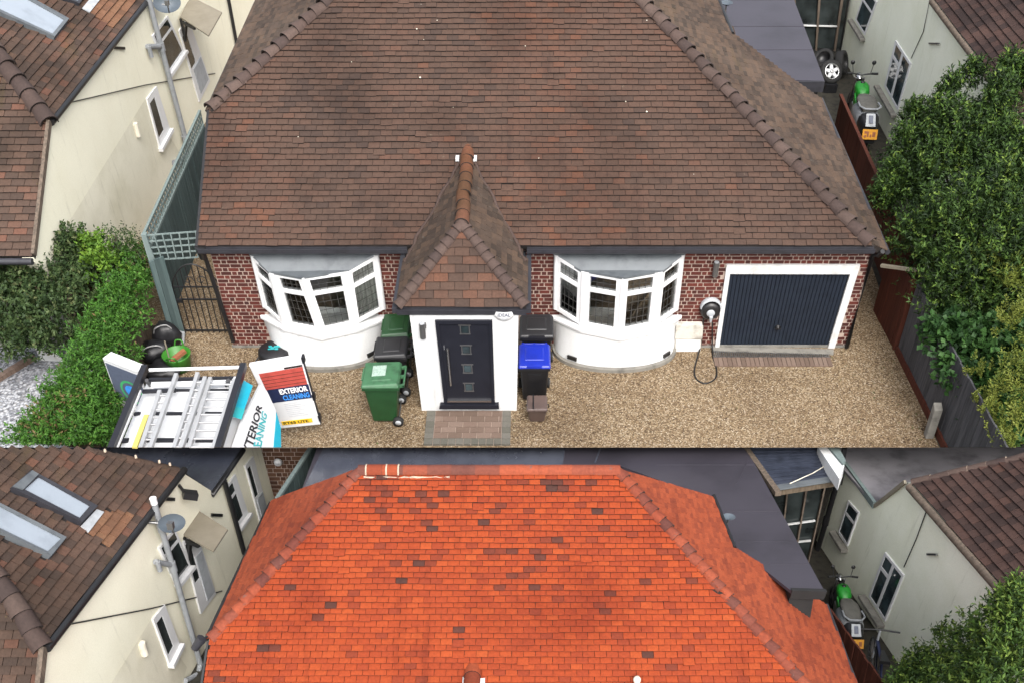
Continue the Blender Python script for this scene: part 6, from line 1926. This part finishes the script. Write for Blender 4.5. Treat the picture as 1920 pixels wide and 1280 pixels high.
tree('hedge', 'bright green clipped hedge running between white stones and the van', 'hedge', A, A.z(170, 740, 0), hed, M['leaf_hedge'], 520, .075, .030, 204, vmax=VM, up=.6, sprig=8, slen=.10, tint=hedge_tint)
shr = [pb(A, *a) for a in [(40, 520, 1.3, 50), (52, 512, 1.75, 24), (66, 500, 1.75, 20), (95, 535, 1.4, 52), (30, 590, 1.1, 60), (95, 600, 1.1, 60), (130, 555, 1.3, 40), (60, 640, .8, 48), (125, 500, 1.4, 40), (-10, 560, 1.2, 50), (60, 480, 1.5, 26), (105, 475, 1.6, 22), (10, 640, .7, 45), (85, 470, 1.8, 26), (120, 458, 1.8, 24), (55, 492, 1.7, 26), (20, 530, 1.4, 40), (140, 452, 1.7, 18), (150, 520, 1.3, 30), (115, 640, .6, 28), (150, 470, 1.5, 22), (15, 500, 1.3, 26)]]
tree('shrub', 'large grey green leafy shrub before the left cream house', 'shrub', A, A.z(70, 640, 0), shr, M['leaf_shrub'], 330, .085, .045, 205, vmax=VM, trunk=.8, up=.5, sprig=8, slen=.16)
lim = [pb(A, *a) for a in [(172, 455, 1.6, 18), (165, 475, 1.55, 26), (180, 500, 1.5, 26), (195, 478, 1.5, 24), (205, 505, 1.4, 20)]]
tree('lime_shrub', 'lime green young shrub between the grey shrub and the hedge', 'shrub', A, A.z(185, 560, 0), lim, M['leaf_lime'], 300, .085, .05, 206, vmax=VM, trunk=.9, up=.6, sprig=8, slen=.14)
tw = [pb(A, *a) for a in [(225, 465, 1.5, 24), (250, 470, 1.45, 24), (212, 450, 1.6, 16), (240, 448, 1.6, 14), (270, 485, 1.35, 20), (232, 485, 1.4, 26), (200, 450, 1.6, 16), (255, 452, 1.5, 14)]]
tree('climber', 'thin twiggy climber reaching the trellis beside the hedge top', 'plant', A, A.z(240, 530, 0), tw, M['leaf_shrub'], 190, .06, .028, 207, vmax=VM, trunk=1.0, up=.8, sprig=6, slen=.2)
zup = lambda a: (a[0] + 6, a[1] + 20, a[2] + max(0, min(1.1, (a[0] - 1740) / 130)), *a[3:])
bb = [pb(B, *zup(a)) for a in [(1895, 1110, 2.3, 26), (1910, 1150, 2.2, 50), (1860, 1165, 2.1, 40), (1815, 1185, 1.9, 34), (1845, 1215, 1.8, 46), (1780, 1225, 1.5, 30), (1755, 1185, 1.7, 16), (1720, 1225, 1.4, 22), (1750, 1255, 1.3, 40), (1700, 1265, 1.2, 30), (1830, 1265, 1.6, 60), (1900, 1240, 1.9, 60),
    (1780, 1290, 1.2, 60), (1870, 1310, 1.4, 60), (1700, 1300, 1.0, 40), (1930, 1200, 2.1, 60), (1720, 1240, 1.3, 26), (1925, 1100, 2.3, 34), (1940, 1140, 2.3, 50), (1880, 1130, 2.2, 34), (1690, 1270, 1.1, 24)]] + [pb(B, *zup(a), 1.0, 2.0) for a in [(1755, 1172, 1.8, 9), (1815, 1140, 2.1, 10), (1874, 1105, 2.3, 10), (1722, 1205, 1.5, 8), (1900, 1090, 2.4, 14), (1688, 1238, 1.2, 10)]]
tree('bay_tree', 'glossy evergreen bay tree in the bottom right corner', 'tree', B, B.z(1850, 1330, 0), bb, M['leaf_bay'], 560, .070, .027, 208, vmin=839.5, trunk=1.0, up=.9, sprig=10, slen=.18, tb=.24)
wd3 = [pb(A, *a) for a in [(1615, 300, .2, 16), (1640, 320, .2, 16), (1590, 230, .15, 10), (1660, 420, .2, 24), (1670, 380, .25, 24)]]
mbw = MB(); crown(mbw, A, wd3, 260, .07, .03, random.Random(209), up=.5, sprig=6, slen=.12)
single('weeds', None, None, mbw, M['leaf_shrub'], kind='stuff')

# ------------------------------------------------------------------ motorbikes in the alley
def alley_place(fr, tgt, aim, zt, yo, px):
    """stand a model so that its point at height zt and offset yo shows at tgt, heading towards aim"""
    w_ = fr.proj(fr.z(*tgt, .5))[2]; s = px * w_ / F_PX
    p, q = fr.z(*tgt, zt * s), fr.z(*aim, zt * s)
    d = (q - p); d.z = 0; d.normalize()
    c = p - d * yo * s; c.z = 0
    return c, (math.atan2(-d.x, d.y), s)
def motorbike(fr, label, rear, front, group=None):
    mid, yaw, s = rear, front[0], front[1]
    t = thing('motorbike', label, 'motorbike', mid, fr, group, yaw, (s, s, s))
    P = lambda n, mb, m, **k: part(t, n, mb, M[m], own=True, **k)
    for y in (-.45, 1.08):
        w_ = P('wheel', MB().lathe((0, y, .25), [(.16, -.06), (.23, -.065), (.25, 0), (.23, .065), (.16, .06)], 18, 'X'), 'rubber')
        part(w_, 'rim', MB().lathe((0, y, .25), [(.03, -.06), (.16, -.03), (.16, .03), (.03, .06)], 12, 'X'), M['steel'], own=True)
    def lof(secs, n=14):
        mb = MB(); vs = []
        for (y, z, a, b) in secs:
            for k in range(n):
                q = 2 * math.pi * k / n
                vs.append(V((a * math.copysign(abs(math.cos(q)) ** .7, math.cos(q)), y, z + b * math.copysign(abs(math.sin(q)) ** .7, math.sin(q)))))
        m = len(secs)
        mb.add(vs, [(i * n + k, i * n + (k + 1) % n, (i + 1) * n + (k + 1) % n, (i + 1) * n + k) for i in range(m - 1) for k in range(n)], 0, .5, True)
        mb.add(vs[:n], [tuple(range(n))]); mb.add(vs[-n:], [tuple(reversed(range(n)))])
        return mb
    P('rear_body', lof([(-.62, .62, .12, .10), (-.50, .58, .23, .20), (-.15, .55, .25, .22), (.15, .50, .22, .20), (.30, .45, .14, .15)]), 'grey_pipe')
    P('seat', lof([(-.50, .80, .14, .04), (-.30, .82, .19, .06), (.0, .82, .20, .06), (.25, .78, .12, .05)]), 'seat_grey')
    P('grab_rail', MB().tube([(-.20, -.25, .86), (-.21, -.48, .88), (-.12, -.60, .88), (.12, -.60, .88), (.21, -.48, .88), (.20, -.25, .86)], .022, 6), 'grey_pipe')
    P('tail', lof([(-.78, .50, .13, .16), (-.62, .56, .20, .20), (-.52, .58, .215, .20)]), 'bag_black')
    P('tail_light', MB().hexa([V((-.10, -.80, .60)), V((.10, -.80, .60)), V((.09, -.62, .79)), V((-.09, -.62, .79))], [V((-.10, -.82, .62)), V((.10, -.82, .62)), V((.09, -.64, .81)), V((-.09, -.64, .81))]), 'grey_paint')
    P('tail_lens', MB().hexa([V((-.04, -.775, .66)), V((.04, -.775, .66)), V((.04, -.67, .775)), V((-.04, -.67, .775))], [V((-.04, -.79, .68)), V((.04, -.79, .68)), V((.04, -.685, .79)), V((-.04, -.685, .79))]), 'print_slate')
    pq_ = [V((-.15, -.93, .40)), V((.15, -.93, .40)), V((.15, -.86, .58)), V((-.15, -.86, .58))]
    n_ = qn(pq_, V((0, -3, 3)))
    pl_ = P('number_plate', MB().qbar(pq_, 0, 1, 0, 1, n_, 0, .012), 'plate_orange')
    tm = MB()
    for a, b, c_, e in ((.10, .25, .2, .45), (.30, .42, .25, .8), (.5, .6, .2, .5), (.66, .86, .25, .75), (.12, .3, .58, .82)):
        tm.qbar(pq_, a, b, c_, e, n_, .012, .016)
    part(pl_, 'plate_marks', tm, M['terracotta'], own=True, kind='stuff')
    P('mudguard', MB().box(-.14, .14, -.90, -.55, .28, .42), 'bag_black', bevel=.04)
    P('frame', MB().tube([(0, -.3, .45), (0, .3, .40), (0, .70, .60), (0, .80, .86)], .035, 6), 'black_pvc')
    P('engine', MB().box(-.15, .15, .22, .62, .22, .52), 'steel', bevel=.04)
    tk = P('tank', lof([(.26, .74, .06, .05), (.34, .78, .13, .11), (.52, .80, .155, .13), (.68, .80, .13, .11), (.76, .80, .05, .05)]), 'bike_green')
    part(tk, 'filler_cap', MB().lathe((0, .56, .925), [(.045, -.01), (.045, .02), (0, .025)], 10), M['black_pvc'], own=True)
    P('side_cover', MB().hexa([V((-.16, .05, .45)), V((-.13, .05, .45)), V((-.13, .42, .60)), V((-.16, .42, .60))], [V((-.16, .05, .62)), V((-.13, .05, .62)), V((-.13, .42, .76)), V((-.16, .42, .76))]), 'bike_green')
    P('fork', MB().tube([(-.08, 1.08, .26), (-.08, .86, .9)], .025, 6).tube([(.08, 1.08, .26), (.08, .86, .9)], .025, 6), 'steel')
    P('handlebar', MB().tube([(-.30, .74, 1.04), (-.14, .82, 1.0), (0, .85, .96), (.14, .82, 1.0), (.30, .74, 1.04)], .014, 6), 'black_pvc')
    for s_ in (-1, 1):
        P('grip', MB().tube([(s_ * .20, .79, 1.02), (s_ * .32, .73, 1.045)], .024, 6), 'rubber')
        P('mirror', MB().tube([(s_ * .18, .80, 1.02), (s_ * .22, .86, 1.20)], .008, 5).lathe((s_ * .22, .86, 1.22), [(0, -.012), (.045, -.01), (.045, .01), (0, .012)], 10, 'Y'), 'black_pvc')
    P('headlight', MB().lathe((0, .96, .86), [(.02, -.10), (.08, -.05), (.09, .05), (0, .06)], 12, 'Y'), 'chrome')
    return t
motorbike(A, 'grey motorbike with bright green tank and orange plate by the upper pale wall', *alley_place(A, (1631, 252), (1614, 205), .5, -.9, 92))
motorbike(B, 'grey motorbike with bright green tank and orange plate by the lower pale wall', *alley_place(B, (1606, 1206), (1589, 1160), .5, -.9, 92))
def bicycle(fr, label, rear, front):
    d = front - rear; yaw = math.atan2(-d.x, d.y); s = d.length / 1.05
    mid = (front + rear) / 2; mid.z = 0
    t = thing('bicycle', label, 'bicycle', mid, fr, None, yaw, (s, s, s))
    P = lambda n, mb, m: part(t, n, mb, M[m], own=True)
    for y in (-.52, .52):
        w_ = P('wheel', MB().lathe((0, y, .34), [(.31, -.02), (.34, 0), (.31, .02), (.31, -.02)], 24, 'X'), 'rubber')
        sp = MB()
        for k in range(10):
            a = math.pi * k / 10
            sp.tube([(0, y - .31 * math.cos(a), .34 - .31 * math.sin(a)), (0, y + .31 * math.cos(a), .34 + .31 * math.sin(a))], .004, 4)
        part(w_, 'spokes', sp, M['steel'], own=True, kind='stuff')
    P('frame', MB().tube([(0, -.52, .34), (0, -.05, .32), (0, .38, .78), (0, -.18, .76), (0, -.05, .32)], .022, 6).tube([(0, -.52, .34), (0, -.18, .76), (0, -.2, .9)], .018, 6), 'print_navy')
    P('fork', MB().tube([(0, .52, .34), (0, .40, .72), (0, .36, .98)], .02, 6), 'grey_paint')
    P('handlebar', MB().tube([(-.28, .30, 1.02), (0, .36, 1.0), (.28, .30, 1.02)], .014, 6), 'black_pvc')
    P('saddle', MB().hexa([V((-.08, -.34, .90)), V((.08, -.34, .90)), V((.02, -.06, .90)), V((-.02, -.06, .90))], [V((-.07, -.34, .95)), V((.07, -.34, .95)), V((.02, -.06, .94)), V((-.02, -.06, .94))]), 'black_pvc')
bicycle(B, 'dark blue bicycle with silver forks below the motorbike tail', B.z(1648, 1320, .3), B.z(1634, 1236, .3))
# loose wheels stacked beyond the green motorbike
def car_wheel(label, c, ax, r, alloy):
    t = thing('spare_wheel', label, 'car wheel', V((c.x, c.y, c.z - r)), A, 'loose car wheels in the alley')
    ax = ax.normalized(); s = ax.cross(V((0, 0, 1))).normalized(); u = s.cross(ax)
    def ring(prof, n=26):
        mb = MB(); vs = [c + (s * math.cos(2 * math.pi * k / n) + u * math.sin(2 * math.pi * k / n)) * q + ax * h for q, h in prof for k in range(n)]
        mb.add(vs, [(i * n + k, i * n + (k + 1) % n, (i + 1) * n + (k + 1) % n, (i + 1) * n + k) for i in range(len(prof) - 1) for k in range(n)], 0, .5, True)
        return mb
    part(t, 'tyre', ring([(r * .62, .09), (r * .70, .11), (r * .95, .10), (r, .05), (r, -.05), (r * .95, -.10), (r * .62, -.09)]), M['rubber'])
    part(t, 'rim', ring([(0, -.02), (r * .58, -.02), (r * .60, .09), (r * .64, .10)]), M['black_pvc'])
    if alloy:
        part(t, 'rim_lip', ring([(r * .56, .07), (r * .57, .11), (r * .66, .115), (r * .66, .08)]), M['chrome'])
        for k in range(5):
            a = 2 * math.pi * k / 5 + .3
            d_ = s * math.cos(a) + u * math.sin(a); e_ = ax.cross(d_)
            part(t, 'spoke', MB().hexa([c + d_ * r * .05 - e_ * .05 + ax * .05, c + d_ * r * .05 + e_ * .05 + ax * .05, c + d_ * r * .60 + e_ * .045 + ax * .05, c + d_ * r * .60 - e_ * .045 + ax * .05],
                                       [c + d_ * r * .05 - e_ * .045 + ax * .10, c + d_ * r * .05 + e_ * .045 + ax * .10, c + d_ * r * .60 + e_ * .035 + ax * .10, c + d_ * r * .60 - e_ * .035 + ax * .10]), M['van_white'])
        part(t, 'hub_cap', ring([(0, .115), (.04, .11), (.05, .07)]), M['chrome'])
    return t
ctr = A.z(1557, 136, .42)
car_wheel('silver five spoke alloy car wheel beyond the green motorbike', ctr, V((.15, -.8, .6)), .30, True)
car_wheel('bare black tyre leaning behind the silver alloy wheel', A.z(1578, 118, .40), V((.8, -.4, .3)), .30, False)
car_wheel('grey rimmed tyre lying under the flat roof corner', A.z(1545, 112, .45), V((-.4, -.5, .7)), .27, False)
single('storage_tub', 'dark tub with pale blue lid beside the alloy wheel', 'tub', MB().box(*(lambda c: (c.x - .16, c.x + .16, c.y - .12, c.y + .12, 0, .22))(A.z(1556, 165, .1))), M['bag_black'])
single('rubbish_bag', 'black rubbish bag in the left alley under the cream wall', 'bag', MB().lathe(A.z(418, 122, .0), [(.25, 0), (.36, .15), (.33, .4), (.15, .55), (0, .58)], 12), M['bag_black'])
single('plant_pot', 'grey pot of plants beside the black bag in the left alley', 'pot', MB().lathe(A.z(425, 96, .0), [(.20, 0), (.28, .38), (.24, .38), (0, .34)], 12), M['grey_paint'])

# fallen leaves and grit on the drive
lt_ = MB(); rl = random.Random(31)
for k in range(420):
    if k % 3 == 0: p = p0.lerp(p1, rl.random() * .55) + V((-abs(rl.gauss(0, .35)) - .08, 0, 0))
    elif k % 3 == 1: p = V((rl.uniform(xl, xr), WY - .1 - abs(rl.gauss(0, .3)), 0))
    else: p = V((rl.uniform(-4, 6), rl.uniform(EDGE_Y, WY - .2), 0))
    if A.proj(p)[1] > 834: continue
    a = rl.uniform(0, 6.28); d = V((math.cos(a), math.sin(a), rl.uniform(-.1, .4))).normalized()
    leaf_quad(lt_, p + V((0, 0, .012)), d, V((rl.gauss(0, .3), rl.gauss(0, .3), 1)).normalized(), rl.uniform(.025, .06), rl.uniform(.015, .03), rl.random())
M['leaf_litter'] = leaf_mat('leaf_litter', [(0, (.05, .03, .015)), (.6, (.12, .075, .03)), (1, (.06, .09, .025))])
single('fallen_leaves', None, None, lt_, M['leaf_litter'], kind='stuff')
